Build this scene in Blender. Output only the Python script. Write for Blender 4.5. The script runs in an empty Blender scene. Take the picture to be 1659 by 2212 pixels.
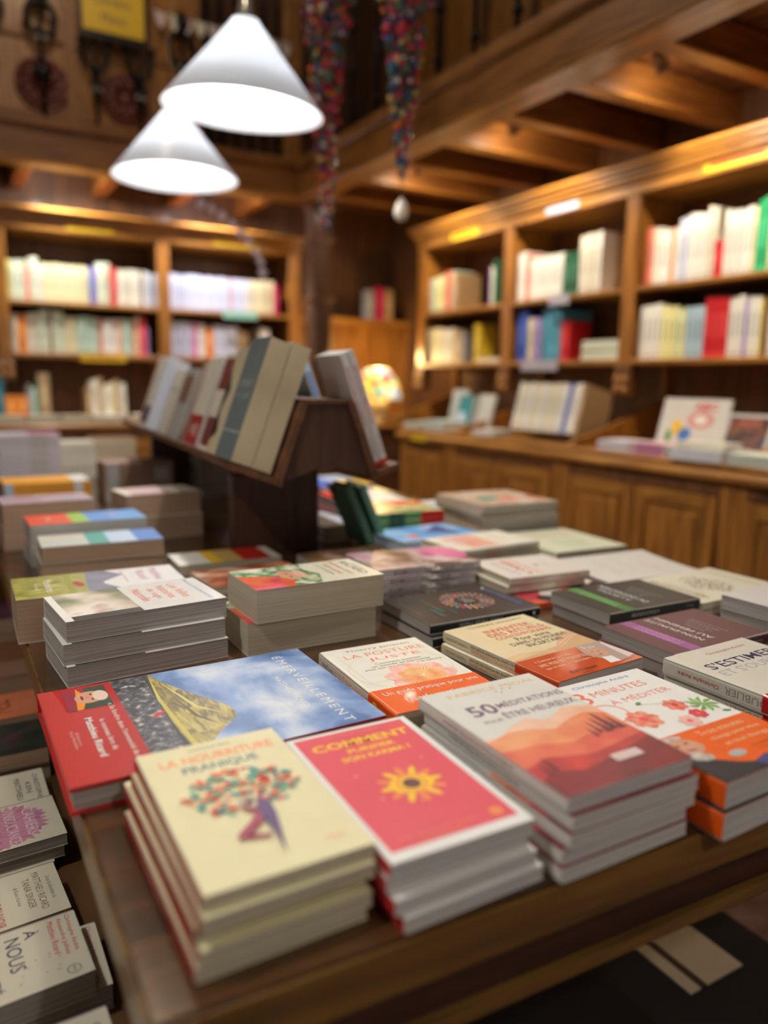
import bpy, math, random
from mathutils import Vector, Matrix, Euler
PI = math.pi
S = bpy.context.scene
COL = S.collection
T0 = 0.76                       # height of the display table top; camera height is T0 + 0.40

# ------------------------------------------------------------------ camera
cd = bpy.data.cameras.new('camera'); cam = bpy.data.objects.new('camera', cd); COL.objects.link(cam)
cd.sensor_fit = 'VERTICAL'; cd.sensor_height = 34.85; cd.lens = 26.0      # 1650 px on the 2212 px side
rt = Vector((0.8678, -0.4967, 0.0158)); upv = Vector((0.0704, 0.1543, 0.9855)); fw = Vector((0.4919, 0.8541, -0.1688))
cam.matrix_world = Matrix(((rt.x, upv.x, -fw.x, 0), (rt.y, upv.y, -fw.y, 0), (rt.z, upv.z, -fw.z, T0 + 0.40), (0, 0, 0, 1)))
cd.clip_start = 0.02; cd.clip_end = 60
cd.dof.use_dof = True; cd.dof.focus_distance = 0.98; cd.dof.aperture_fstop = 1.6; cd.dof.aperture_blades = 0
S.camera = cam

# ------------------------------------------------------------------ world and exposure
w = bpy.data.worlds.new('world'); S.world = w; w.use_nodes = True
bg = w.node_tree.nodes['Background']; bg.inputs[0].default_value = (1.0, 0.88, 0.74, 1); bg.inputs[1].default_value = 0.14
S.view_settings.view_transform = 'Standard'; S.view_settings.look = 'None'; S.view_settings.gamma = 1; S.view_settings.exposure = 0
try: S.view_settings.use_curve_mapping = False
except Exception: pass
PEND_W = 24; SPOT_W = 36

# ------------------------------------------------------------------ helpers
def srgb(r, g, b):
    f = lambda c: ((c / 255 + 0.055) / 1.055) ** 2.4 if c > 10 else c / 255 / 12.92
    return (f(r), f(g), f(b), 1)
MATS = {}
def mat(name, col, rough=0.5, spec=0.5, metal=0, emit=0, coat=0):
    """a plain printed or painted surface with a faint procedural unevenness"""
    if name in MATS: return MATS[name]
    m = bpy.data.materials.new(name); m.use_nodes = True; nt = m.node_tree; b = nt.nodes['Principled BSDF']
    b.inputs['Roughness'].default_value = rough; b.inputs['Metallic'].default_value = metal
    b.inputs['Specular IOR Level'].default_value = spec; b.inputs['Coat Weight'].default_value = coat
    tc = nt.nodes.new('ShaderNodeTexCoord'); nz = nt.nodes.new('ShaderNodeTexNoise'); nz.inputs['Scale'].default_value = 30
    mx = nt.nodes.new('ShaderNodeMix'); mx.data_type = 'RGBA'
    nt.links.new(tc.outputs['Object'], nz.inputs['Vector']); nt.links.new(nz.outputs['Fac'], mx.inputs[0])
    mx.inputs[6].default_value = [min(1, c * 0.94) for c in col[:3]] + [1]; mx.inputs[7].default_value = [min(1, c * 1.06) for c in col[:3]] + [1]
    nt.links.new(mx.outputs[2], b.inputs['Base Color'])
    if emit: b.inputs['Emission Color'].default_value = col; b.inputs['Emission Strength'].default_value = emit
    MATS[name] = m; return m
def wood(name, c1, c2, axis='X', scale=1.0, rough=0.35, coat=0.2, dist=2.0):
    if name in MATS: return MATS[name]
    m = bpy.data.materials.new(name); m.use_nodes = True; nt = m.node_tree; b = nt.nodes['Principled BSDF']
    N = nt.nodes.new; Lk = nt.links.new
    tc = N('ShaderNodeTexCoord'); mp = N('ShaderNodeMapping'); Lk(tc.outputs['Object'], mp.inputs[0])
    s = [14 * scale] * 3; s['XYZ'.index(axis)] = 1.1 * scale; mp.inputs['Scale'].default_value = s
    n1 = N('ShaderNodeTexNoise'); n1.inputs['Scale'].default_value = 1.6; n1.inputs['Detail'].default_value = 6; n1.inputs['Distortion'].default_value = dist
    n2 = N('ShaderNodeTexNoise'); n2.inputs['Scale'].default_value = 9; n2.inputs['Detail'].default_value = 4
    Lk(mp.outputs[0], n1.inputs['Vector']); Lk(mp.outputs[0], n2.inputs['Vector'])
    ad = N('ShaderNodeMath'); ad.operation = 'MULTIPLY_ADD'; ad.inputs[1].default_value = 0.3; Lk(n2.outputs['Fac'], ad.inputs[0]); Lk(n1.outputs['Fac'], ad.inputs[2])
    cr = N('ShaderNodeValToRGB'); cr.color_ramp.elements[0].position = 0.42; cr.color_ramp.elements[0].color = c1
    cr.color_ramp.elements[1].position = 0.85; cr.color_ramp.elements[1].color = c2
    Lk(ad.outputs[0], cr.inputs[0]); Lk(cr.outputs[0], b.inputs['Base Color'])
    b.inputs['Roughness'].default_value = rough; b.inputs['Coat Weight'].default_value = coat; b.inputs['Coat Roughness'].default_value = 0.15
    bp = N('ShaderNodeBump'); bp.inputs['Strength'].default_value = 0.08; bp.inputs['Distance'].default_value = 0.002; Lk(ad.outputs[0], bp.inputs['Height']); Lk(bp.outputs[0], b.inputs['Normal'])
    MATS[name] = m; return m
def pages(name, c1, c2):
    if name in MATS: return MATS[name]
    m = bpy.data.materials.new(name); m.use_nodes = True; nt = m.node_tree; b = nt.nodes['Principled BSDF']
    N = nt.nodes.new; Lk = nt.links.new
    tc = N('ShaderNodeTexCoord'); mp = N('ShaderNodeMapping'); Lk(tc.outputs['Object'], mp.inputs[0]); mp.inputs['Scale'].default_value = (6, 6, 1500)
    n1 = N('ShaderNodeTexNoise'); n1.inputs['Scale'].default_value = 1; n1.inputs['Detail'].default_value = 3; Lk(mp.outputs[0], n1.inputs['Vector'])
    cr = N('ShaderNodeValToRGB'); cr.color_ramp.elements[0].position = 0.35; cr.color_ramp.elements[0].color = c1
    cr.color_ramp.elements[1].position = 0.65; cr.color_ramp.elements[1].color = c2
    Lk(n1.outputs['Fac'], cr.inputs[0]); Lk(cr.outputs[0], b.inputs['Base Color'])
    b.inputs['Roughness'].default_value = 0.85; b.inputs['Specular IOR Level'].default_value = 0.2
    MATS[name] = m; return m
def blotch(name, cols, scale=20, detail=5, rough=0.35, stretch=(1, 1, 1), dist=0, lo=0.3, hi=0.7, kind='noise'):
    """a printed picture made of procedural patches of several colours"""
    if name in MATS: return MATS[name]
    m = bpy.data.materials.new(name); m.use_nodes = True; nt = m.node_tree; b = nt.nodes['Principled BSDF']
    N = nt.nodes.new; Lk = nt.links.new
    tc = N('ShaderNodeTexCoord'); mp = N('ShaderNodeMapping'); Lk(tc.outputs['Object'], mp.inputs[0]); mp.inputs['Scale'].default_value = stretch
    cr = N('ShaderNodeValToRGB')
    if kind == 'cell':
        n1 = N('ShaderNodeTexVoronoi'); n1.inputs['Scale'].default_value = scale; sp = N('ShaderNodeSeparateColor')
        Lk(mp.outputs[0], n1.inputs['Vector']); Lk(n1.outputs['Color'], sp.inputs[0]); Lk(sp.outputs[0], cr.inputs[0]); cr.color_ramp.interpolation = 'CONSTANT'
    else:
        n1 = N('ShaderNodeTexNoise'); n1.inputs['Scale'].default_value = scale; n1.inputs['Detail'].default_value = detail; n1.inputs['Distortion'].default_value = dist
        Lk(mp.outputs[0], n1.inputs['Vector']); Lk(n1.outputs['Fac'], cr.inputs[0])
    el = cr.color_ramp.elements; n = len(cols)
    while len(el) < n: el.new(0.5)
    for i, c in enumerate(cols): el[i].position = (lo + (hi - lo) * i / max(1, n - 1)) if kind != 'cell' else i / n; el[i].color = c
    Lk(cr.outputs[0], b.inputs['Base Color']); b.inputs['Roughness'].default_value = rough
    MATS[name] = m; return m

class MB:
    """collects shapes and links them as one mesh object"""
    def __init__(s): s.v = []; s.f = []; s.m = []; s.mats = []; s.sm = []
    def mi(s, m):
        if m not in s.mats: s.mats.append(m)
        return s.mats.index(m)
    def add(s, vs, fs, m, M=None, smooth=False):
        o = len(s.v); k = s.mi(m)
        s.v += [tuple(M @ Vector(v)) for v in vs] if M is not None else [tuple(v) for v in vs]
        for f in fs: s.f.append([i + o for i in f]); s.m.append(k); s.sm.append(smooth)
        return s
    def box(s, a, b, m, M=None, bev=0):
        x0, y0, z0 = (min(a[i], b[i]) for i in range(3)); x1, y1, z1 = (max(a[i], b[i]) for i in range(3))
        if bev <= 0:
            vs = [(x, y, z) for x in (x0, x1) for y in (y0, y1) for z in (z0, z1)]
            return s.add(vs, [(0, 1, 3, 2), (4, 6, 7, 5), (0, 4, 5, 1), (2, 3, 7, 6), (0, 2, 6, 4), (1, 5, 7, 3)], m, M)
        r = min(bev, (x1 - x0) / 2.01, (y1 - y0) / 2.01, (z1 - z0) / 2.01)
        ring = lambda d, z: [(x0 + d, y0 + r, z), (x0 + r, y0 + d, z), (x1 - r, y0 + d, z), (x1 - d, y0 + r, z), (x1 - d, y1 - r, z), (x1 - r, y1 - d, z), (x0 + r, y1 - d, z), (x0 + d, y1 - r, z)]
        vs = ring(r, z0) + ring(0, z0 + r) + ring(0, z1 - r) + ring(r, z1); fs = [tuple(range(7, -1, -1)), tuple(range(24, 32))]
        for k in range(3):
            for i in range(8): j = (i + 1) % 8; fs.append((k * 8 + i, k * 8 + j, k * 8 + 8 + j, k * 8 + 8 + i))
        return s.add(vs, fs, m, M)
    def lathe(s, prof, m, n=24, M=None, smooth=True):
        vs = []; fs = []
        for r, z in prof:
            for i in range(n): a = 2 * PI * i / n; vs.append((r * math.cos(a), r * math.sin(a), z))
        for k in range(len(prof) - 1):
            for i in range(n): j = (i + 1) % n; fs.append((k * n + i, k * n + j, (k + 1) * n + j, (k + 1) * n + i))
        return s.add(vs, fs, m, M, smooth)
    def tube(s, pts, r, m, n=8, smooth=True, cap=True):
        pts = [Vector(p) for p in pts]; vs = []; fs = []; rr = r if isinstance(r, (list, tuple)) else [r] * len(pts)
        for k, p in enumerate(pts):
            d = (pts[min(k + 1, len(pts) - 1)] - pts[max(k - 1, 0)]).normalized()
            a = d.orthogonal().normalized() if k == 0 else (a - d * a.dot(d)).normalized()
            b = d.cross(a)
            for i in range(n): t = 2 * PI * i / n; vs.append(p + (a * math.cos(t) + b * math.sin(t)) * rr[k])
        for k in range(len(pts) - 1):
            for i in range(n): j = (i + 1) % n; fs.append((k * n + i, k * n + j, (k + 1) * n + j, (k + 1) * n + i))
        if cap: fs += [tuple(range(n - 1, -1, -1)), tuple(range((len(pts) - 1) * n, len(pts) * n))]
        return s.add(vs, fs, m, None, smooth)
    def prism(s, pts, d0, d1, m, axes=('x', 'z', 'y')):
        """outline in the first two axes, extruded along the third from d0 to d1"""
        ix = ['xyz'.index(a) for a in axes]; n = len(pts); vs = []
        for d in (d0, d1):
            for p in pts:
                q = [0, 0, 0]; q[ix[0]] = p[0]; q[ix[1]] = p[1]; q[ix[2]] = d; vs.append(q)
        fs = [tuple(range(n)), tuple(range(2 * n - 1, n - 1, -1))] + [(i, i + n, (i + 1) % n + n, (i + 1) % n) for i in range(n)]
        return s.add(vs, fs, m)
    def sphere(s, c, r, m, n=10, sc=(1, 1, 1)):
        prof = [(max(1e-5, r * math.sin(PI * k / n)), -r * math.cos(PI * k / n)) for k in range(n + 1)]
        return s.lathe(prof, m, max(6, n + 2), Matrix.Translation(c) @ Matrix.Diagonal((*sc, 1)))
    def mesh(s, name):
        me = bpy.data.meshes.new(name); me.from_pydata(s.v, [], s.f)
        for m in s.mats: me.materials.append(m)
        me.polygons.foreach_set('material_index', s.m); me.polygons.foreach_set('use_smooth', s.sm); me.update(); return me
    def build(s, name, parent=None, loc=None, rot=None):
        o = bpy.data.objects.new(name, s.mesh(name)); COL.objects.link(o)
        if parent: o.parent = parent
        if loc: o.location = loc
        if rot: o.rotation_euler = rot
        return o
def tag(o, label=None, cat=None, group=None, kind=None):
    if label: o['label'] = label
    if cat: o['category'] = cat
    if group: o['group'] = group
    if kind: o['kind'] = kind
    return o
def empty(name, loc=(0, 0, 0), rz=0):
    o = bpy.data.objects.new(name, None); o.empty_display_size = 0.05; COL.objects.link(o); o.location = loc; o.rotation_euler = (0, 0, rz); return o
def copy_tree(o, parent=None):
    c = o.copy(); COL.objects.link(c); c.parent = parent
    for ch in [x for x in o.children]: copy_tree(ch, c)
    return c
ORD = ['top', 'second from top', 'third from top', 'fourth from top', 'fifth from top', 'sixth from top', 'seventh from top', 'eighth from top']

# ------------------------------------------------------------------ lettering
_TX = {}
def text_geo(body, bold=0.0, spacing=1.0):
    k = (body, bold, spacing)
    if k in _TX: return _TX[k]
    c = bpy.data.curves.new('t', 'FONT'); c.body = body; c.align_x = 'CENTER'; c.align_y = 'CENTER'; c.resolution_u = 2; c.offset = bold; c.space_character = spacing; c.space_line = 0.85
    o = bpy.data.objects.new('t', c); COL.objects.link(o); bpy.context.view_layer.update()
    me = bpy.data.meshes.new_from_object(o.evaluated_get(bpy.context.evaluated_depsgraph_get()))
    vs = [(v.co.x, v.co.y) for v in me.vertices]; fs = [tuple(p.vertices) for p in me.polygons]
    bpy.data.objects.remove(o); bpy.data.curves.remove(c); bpy.data.meshes.remove(me)
    if not vs: vs = [(0, 0), (.1, 0), (0, .1)]; fs = []
    x0 = min(v[0] for v in vs); x1 = max(v[0] for v in vs); y0 = min(v[1] for v in vs); y1 = max(v[1] for v in vs)
    _TX[k] = ([(v[0] - (x0 + x1) / 2, v[1] - (y0 + y1) / 2) for v in vs], fs, x1 - x0, y1 - y0); return _TX[k]

class Print:
    """flat printed shapes on a sheet; coordinates 0..1 over the sheet"""
    def __init__(s): s.items = []
    def p(s, pts, m): s.items.append(('p', pts, m)); return s
    def r(s, x0, y0, x1, y1, m): return s.p([(x0, y0), (x1, y0), (x1, y1), (x0, y1)], m)
    def e(s, cx, cy, rx, ry, m, rot=0, n=16, asp=1.0):
        """rx, ry in width units; asp = W/L"""
        q = []
        for i in range(n):
            a = 2 * PI * i / n; x = rx * math.cos(a); y = ry * math.sin(a); q.append((cx + x * math.cos(rot) - y * math.sin(rot), cy + (x * math.sin(rot) + y * math.cos(rot)) * asp))
        return s.p(q, m)
    def ring(s, cx, cy, r, t, m, asp=1.0, n=28):
        s.items.append(('ring', (cx, cy, r, t, asp, n), m)); return s
    def t(s, body, cx, cy, h, m, w=None, rot=0, bold=0.0, sp=1.0):
        s.items.append(('t', (body, cx, cy, h, w, rot, bold, sp), m)); return s
    def lay(s, mb, W, L, f, base=0.00012):
        """f maps (x, y, height) on the sheet to the book's own space"""
        for k, (kind, d, m) in enumerate(s.items):
            e = base + k * 0.000012
            if kind == 'p': mb.add([f(x * W, y * L, e) for x, y in d], [tuple(range(len(d)))], m)
            elif kind == 'ring':
                cx, cy, r, t, asp, n = d; vs = []
                for i in range(n):
                    a = 2 * PI * i / n
                    for q in (r, r + t): vs.append(f((cx + q * math.cos(a)) * W, (cy + q * math.sin(a) * asp) * L, e))
                mb.add(vs, [(2 * i, 2 * i + 1, (2 * i + 3) % (2 * n), (2 * i + 2) % (2 * n)) for i in range(n)], m)
            else:
                body, cx, cy, h, wd, rot, bold, sp = d; vs, fs, tw, th = text_geo(body, bold, sp)
                sy = h * L / th; sx = sy if wd is None else (wd * W / tw if abs(rot) < .1 or abs(rot) > 3 else wd * L / tw)
                if abs(rot) > .1 and abs(rot) < 3: sy = h * W / th; sx = sy if wd is None else wd * L / tw
                c, q = math.cos(rot), math.sin(rot)
                mb.add([f(cx * W + (x * sx) * c - (y * sy) * q, cy * L + (x * sx) * q + (y * sy) * c, e) for x, y in vs], fs, m)
        return mb

def U_sheet(W, y0, y1, T, th, r, nx=6, lift=0.0, back=True):
    """a sheet folded round the spine: (vertices, faces); spine at x=0"""
    def prof(o):
        x1 = W; pts = []
        for i in range(nx + 1): t = i / nx; x = x1 + (r - x1) * t; pts.append((x, T - o + lift * (x / W) ** 2))
        rr = max(r - o, 0.0001)
        for k in range(1, 4): a = PI / 2 + k * PI / 8; pts.append((r + rr * math.cos(a), T - r + rr * math.sin(a)))
        pts.append((o, T - r)); pts.append((o, r))
        for k in range(1, 4): a = PI + k * PI / 8; pts.append((r + rr * math.cos(a), r + rr * math.sin(a)))
        pts.append((r, o)); pts.append((x1 if back else x1 * .4, o)); return pts
    a, b = prof(0), prof(th); n = len(a)
    vs = [(x, y0, z) for x, z in a] + [(x, y1, z) for x, z in a] + [(x, y0, z) for x, z in b] + [(x, y1, z) for x, z in b]; fs = []
    for i in range(n - 1):
        fs += [(i, i + 1, n + i + 1, n + i), (2 * n + i + 1, 2 * n + i, 3 * n + i, 3 * n + i + 1), (i + 1, i, 2 * n + i, 2 * n + i + 1), (n + i, n + i + 1, 3 * n + i + 1, 3 * n + i)]
    fs += [(0, n, 3 * n, 2 * n), (n - 1, 3 * n - 1, 4 * n - 1, 2 * n - 1)]
    return vs, fs

def make_book(name, W, L, T, cov, pg, front=None, spine=None, band=None, hard=False, lift=0.0, th=0.00035, sleeve=None):
    """lying book, spine at -x, head at +y; band = (y0, y1, material, Print front, Print spine)"""
    root = empty(name); X = -W / 2; Y = -L / 2; TR = Matrix.Translation((X, Y, 0))
    if hard: th = 0.0025
    r = min(0.004, T * 0.3) if not hard else 0.0035
    mb = MB(); vs, fs = U_sheet(W, 0, L, T, th, r, lift=lift); mb.add(vs, fs, cov, TR)
    if front: front.lay(mb, W, L, lambda x, y, e: (X + x, Y + y, T + e + (lift * (x / W) ** 2)))
    if spine: spine.lay(mb, L, T, lambda x, y, e: (X - e, Y + x, T - y))
    mb.build('cover', root)
    d = 0.004 if hard else 0.0006
    p = MB(); p.box((X + th, Y + d, th), (X + W - d, Y + L - d, T - th), pg)
    if lift: p.add([(X + W - d, Y + d, T - th), (X + W - d, Y + L - d, T - th), (X + W * .5, Y + L - d, T - th), (X + W * .5, Y + d, T - th), (X + W - d, Y + d, T + lift * .8), (X + W - d, Y + L - d, T + lift * .8)], [(0, 1, 5, 4), (1, 2, 5), (0, 4, 3), (4, 5, 2, 3)], pg)
    p.build('page_block', root)
    if band:
        y0, y1, bm, bf, bs = band; q = MB(); g = 0.0006
        vs, fs = U_sheet(W + g, y0, y1, T + 2 * g, 0.0004, r, nx=6); q.add(vs, fs, bm, Matrix.Translation((X - g, Y, -g * 0.3)))
        if bf: bf.lay(q, W, y1 - y0, lambda x, y, e: (X + x, Y + y0 + y, T + 2 * g + e))
        if bs: bs.lay(q, y1 - y0, T, lambda x, y, e: (X - g - e, Y + y0 + x, T - y))
        q.build('paper_band', root)
    return root
def pile(root, n, x, y, z0, T, rz=0, short='', group=None, jit=0.004, seed=1, single=None, offs=None, place='of its pile', cat='book'):
    """root becomes the top copy, the rest are copies below it"""
    rnd = random.Random(seed); res = []
    for k in range(n):
        o = root if k == 0 else copy_tree(root); res.append(o)
        dx, dy, da = (0, 0, 0) if k == 0 else (rnd.uniform(-jit, jit), rnd.uniform(-jit, jit), rnd.uniform(-.02, .02))
        if offs and k < len(offs): dx, dy, da = offs[k]
        o.location = (x + dx, y + dy, z0 + (n - 1 - k) * (T + 0.0003) + 0.0003); o.rotation_euler = (0, 0, rz + da)
        if n == 1: tag(o, single or short, cat, group)
        else: tag(o, short + ', ' + (ORD[k] if k < n - 1 or n == 1 else 'bottom') + ' ' + place, cat, group or ('copies of the ' + short)[:80])
    return res

# ------------------------------------------------------------------ palette
W_OAK = wood('oak_light', srgb(110, 68, 22), srgb(184, 126, 52), 'Y', 1.0, 0.38, 0.25)
W_OAKX = wood('oak_light_x', srgb(110, 68, 22), srgb(184, 126, 52), 'X', 1.0, 0.38, 0.25)
W_OAKZ = wood('oak_light_z', srgb(106, 64, 20), srgb(178, 118, 48), 'Z', 1.0, 0.38, 0.25)
W_DARK = wood('oak_back', srgb(72, 40, 16), srgb(122, 74, 30), 'Z', 1.0, 0.5, 0.1)
W_BEAM = wood('oak_beam', srgb(98, 60, 22), srgb(158, 104, 44), 'Y', 0.8, 0.45, 0.15)
W_BEAMX = wood('oak_beam_x', srgb(92, 54, 20), srgb(148, 94, 40), 'X', 0.8, 0.45, 0.15)
W_TABLE = wood('walnut_table', srgb(40, 24, 12), srgb(88, 56, 28), 'X', 0.7, 0.25, 0.4)
W_EDGE = wood('walnut_edge', srgb(70, 46, 16), srgb(124, 88, 34), 'X', 0.9, 0.4, 0.15)
W_APRON = wood('walnut_apron', srgb(34, 14, 8), srgb(66, 32, 14), 'X', 0.8, 0.5, 0.1)
W_RACK = wood('walnut_rack', srgb(44, 25, 14), srgb(76, 46, 27), 'Z', 0.8, 0.45, 0.12)
W_RACKY = wood('walnut_rack_y', srgb(60, 34, 18), srgb(110, 68, 40), 'Y', 0.8, 0.42, 0.15)
W_SHELF = wood('lower_shelf_wood', srgb(54, 34, 16), srgb(100, 68, 36), 'Y', 0.8, 0.45, 0.1)
IRON = mat('black_iron', srgb(18, 17, 18), 0.35, 0.5, 0.6)
STEEL = mat('nickel', srgb(200, 196, 188), 0.25, 0.5, 0.9)
P_CREAM = pages('pages_cream', srgb(176, 164, 140), srgb(206, 196, 172))
P_WHITE = pages('pages_white', srgb(178, 174, 168), srgb(216, 213, 206))
P_GREY = pages('pages_grey', srgb(140, 134, 126), srgb(196, 190, 180))
P_TAN = pages('pages_tan', srgb(150, 122, 98), srgb(176, 148, 122))
def ink(n, r, g, b, rough=0.45): return mat('ink_' + n, srgb(r, g, b), rough)
WHITE = ink('white', 236, 234, 226); CREAM = ink('cream', 232, 222, 184); IVORY = ink('ivory', 232, 226, 206); BLACK = ink('black', 22, 23, 26, .35)
RED = ink('red', 200, 30, 22, .35); ORANGE = ink('orange', 240, 96, 12, .3); RUST = ink('rust', 206, 70, 24, .22); TEAL = ink('teal', 74, 160, 148)
GREY = ink('grey', 150, 148, 160); DGREY = ink('darkgrey', 70, 70, 74); NAVY = ink('navy', 40, 38, 80); BLUE = ink('blue', 70, 120, 190); SKIN = ink('skin', 206, 150, 120)
PINK = ink('pink', 232, 78, 96, .4); YELL = ink('yellow', 240, 190, 40); GOLD = ink('gold', 226, 190, 110); GREEN = ink('green', 84, 148, 66); CORAL = ink('coral', 232, 110, 90)
PALEB = ink('paleblue', 186, 206, 226); LILAC = ink('lilac', 168, 88, 158); PLUM = ink('plum', 92, 52, 56); BROWN = ink('brown', 120, 80, 50); MAUVE = ink('mauve', 198, 128, 158)
MAROON = ink('maroon', 130, 26, 30); OLIVE = ink('olive', 150, 150, 60); DGREEN = ink('darkgreen', 40, 84, 62); LYELL = ink('lightyellow', 240, 232, 160); SILVER = ink('silver', 176, 176, 172)

# ================================================================== the room
def Z(z): return T0 + z
def struct(mb, name): return tag(mb.build(name), kind='structure')
TILE = blotch('floor_terracotta', [srgb(96, 58, 46), srgb(128, 88, 74), srgb(150, 120, 104)], 14, 6, 0.35)
DWALL = wood('wall_panelling', srgb(54, 30, 12), srgb(100, 62, 26), 'Z', 0.7, 0.55, 0.05)
WR = 2.93; WL = 5.06
struct(MB().box((-2.5, -1.5, -0.05), (WR + 1.0, WL + 1.2, 0), TILE), 'floor')
m = MB().box((WR, -1.5, 0), (WR + 0.08, WL, Z(1.60)), DWALL).box((WR, -1.5, Z(1.60)), (WR + 0.08, WL + .08, Z(3.3)), W_OAKZ)
for k in range(14): m.box((WR - 0.02, -1.0 + k * .45, Z(1.64)), (WR, -0.94 + k * .45, Z(3.2)), DWALL)
struct(m, 'wall_right')
m = MB().box((-2.5, WL, 0), (2.1, WL + 0.08, Z(3.3)), DWALL)
for k in range(9): m.box((-2.3 + k * .5, WL - .02, Z(1.64)), (-2.24 + k * .5, WL, Z(3.2)), W_DARK)
struct(m, 'wall_back')
m = MB().box((2.1, WL, 0), (WR, WL + .08, Z(3.3)), DWALL)
m.box((2.1, 4.80, 0), (WR, 4.86, Z(.78)), W_OAKZ).box((2.08, 4.77, Z(.78)), (WR, 4.90, Z(.82)), W_OAKX).box((2.1, 4.78, Z(.10)), (WR, 4.80, Z(.16)), W_OAKX)
for x in (2.14, 2.54, 2.88): m.box((x, 4.785, 0), (x + .05, 4.80, Z(.78)), W_OAKZ)
struct(m, 'wall_corner')
# mezzanine floor over both book walls
m = MB().box((1.90, -1.2, Z(1.585)), (WR, WL, Z(1.62)), W_DARK).box((-2.5, 4.28, Z(1.585)), (1.90, WL, Z(1.62)), W_DARK)
for k in range(9): m.box((1.98 + k * .105, -1.2, Z(1.580)), (1.985 + k * .105, 4.28, Z(1.585)), DWALL)
struct(m, 'ceiling')
m = MB().box((1.85, -1.2, Z(1.42)), (1.97, 4.25, Z(1.62)), W_BEAM, bev=.006).box((1.835, -1.2, Z(1.415)), (1.985, 4.25, Z(1.437)), W_OAK, bev=.006).box((1.825, -1.2, Z(1.565)), (1.985, 4.25, Z(1.625)), W_BEAM, bev=.01)
struct(m, 'trim_1')
m = MB().box((-2.5, 4.25, Z(1.42)), (1.97, 4.36, Z(1.62)), W_BEAMX, bev=.006).box((-2.5, 4.235, Z(1.415)), (1.985, 4.375, Z(1.437)), W_OAKX, bev=.006).box((-2.5, 4.22, Z(1.575)), (1.985, 4.375, Z(1.625)), W_BEAMX, bev=.01)
struct(m, 'trim_2')
n = 3
for y in (-.6, -.2, .2, .6, 1.0, 1.4, 1.81, 2.2, 2.6, 3.0, 3.4, 3.8, 4.2):
    struct(MB().box((1.985, y, Z(1.455)), (WR, y + .065, Z(1.58)), W_BEAMX, bev=.006).box((1.985, y - .004, Z(1.450)), (WR, y + .069, Z(1.462)), W_OAKX, bev=.003), 'trim_%d' % n); n += 1
for x in (-.9, -.45, 0.0, .42, .86, 1.30, 1.74):
    struct(MB().box((x, 4.375, Z(1.455)), (x + .065, WL, Z(1.58)), W_BEAM, bev=.006).box((x - .004, 4.375, Z(1.450)), (x + .069, WL, Z(1.462)), W_OAK, bev=.003), 'trim_%d' % n); n += 1
# turned corner post between the two book walls
m = MB().box((1.93, 4.24, 0), (2.09, 4.40, Z(.15)), DWALL, bev=.01).box((1.95, 4.26, Z(.15)), (2.07, 4.38, Z(1.42)), DWALL, bev=.012)
for z in (.16, .5, .86, 1.2, 1.38): m.box((1.935, 4.245, Z(z)), (2.085, 4.395, Z(z + .035)), W_DARK, bev=.01)
struct(m, 'trim_%d' % n); n += 1
# gallery railing over the back book wall: newel, panelled lower rail, rail
m = MB().box((1.77, 4.24, Z(1.62)), (1.87, 4.34, Z(3.2)), W_BEAM, bev=.008)
m.box((-1.2, 4.31, Z(1.62)), (1.30, 4.34, Z(2.75)), W_OAKZ)
for x in (-.7, -.05, .10, .64, 1.04, 1.26): m.box((x, 4.285, Z(1.62)), (x + .05, 4.31, Z(2.75)), W_BEAM)
for z in (1.63, 1.99, 2.5): m.box((-1.2, 4.29, Z(z)), (1.30, 4.31, Z(z + .03)), W_BEAMX)
struct(m, 'trim_%d' % n); n += 1

# ------------------------------------------------------------------ book walls
def bracket_pts(x0, x1, z0, z1):
    """scrolled side bracket outline in (depth, height)"""
    q = [(x0, z1), (x0, z0), (x1, z0)]
    for k in range(13):
        t = k / 12; q.append((x1 + (x0 - x1) * (.08 + .80 * t) , z0 + .03 + (z1 - z0 - .03) * (.5 * t ** 1.7 + .0) + .02 * math.sin(t * PI)))
    q.append((x0 + (x1 - x0) * .10, z0 + (z1 - z0) * .62)); q.append((x0 + (x1 - x0) * .10, z1)); return q
def rosette(parent, loc, rz):
    m = MB()
    for a, b in ((-.022, -.022), (.022, -.022), (-.022, .022), (.022, .022)): m.sphere((a, 0, b), .019, W_OAK, 8, (1, .5, 1))
    m.sphere((0, -.004, 0), .010, W_OAK, 6, (1, .6, 1)); o = m.build('rosette', parent, loc); o.rotation_euler = (0, 0, rz); return o
# right book wall: local frame = world, front plane x=2.60
rb = empty('wall_bookcase', (2.6, 2.4, Z(.49)))
tag(rb, 'long oak bookcase with three open bays on the right wall', 'bookcase')
def part(mb, name, parent):
    o = mb.build(name, parent); o.location = -Vector(parent.location); return o
FR = 2.60; DV = [.78, 1.61, 2.44, 3.27, 4.10]
for y in DV:
    part(MB().box((FR, y - .035, Z(.485)), (FR + .02, y + .035, Z(1.20)), W_OAKZ, bev=.004).box((FR + .02, y - .014, Z(.49)), (WR, y + .014, Z(1.20)), W_OAKZ), 'divider', rb)
    m = MB().prism([(a, b) for a, b in bracket_pts(WR, 2.30, Z(.141), Z(.49))], y - .014, y + .014, W_OAKZ, ('x', 'z', 'y')); part(m, 'bracket', rb)
    o = rosette(rb, Vector((2.592, y, Z(.40))) - Vector(rb.location), -PI / 2)
    part(MB().box((2.595, y - .045, Z(.35)), (2.66, y + .045, Z(.485)), W_DARK, bev=.004), 'corbel', rb)
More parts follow.
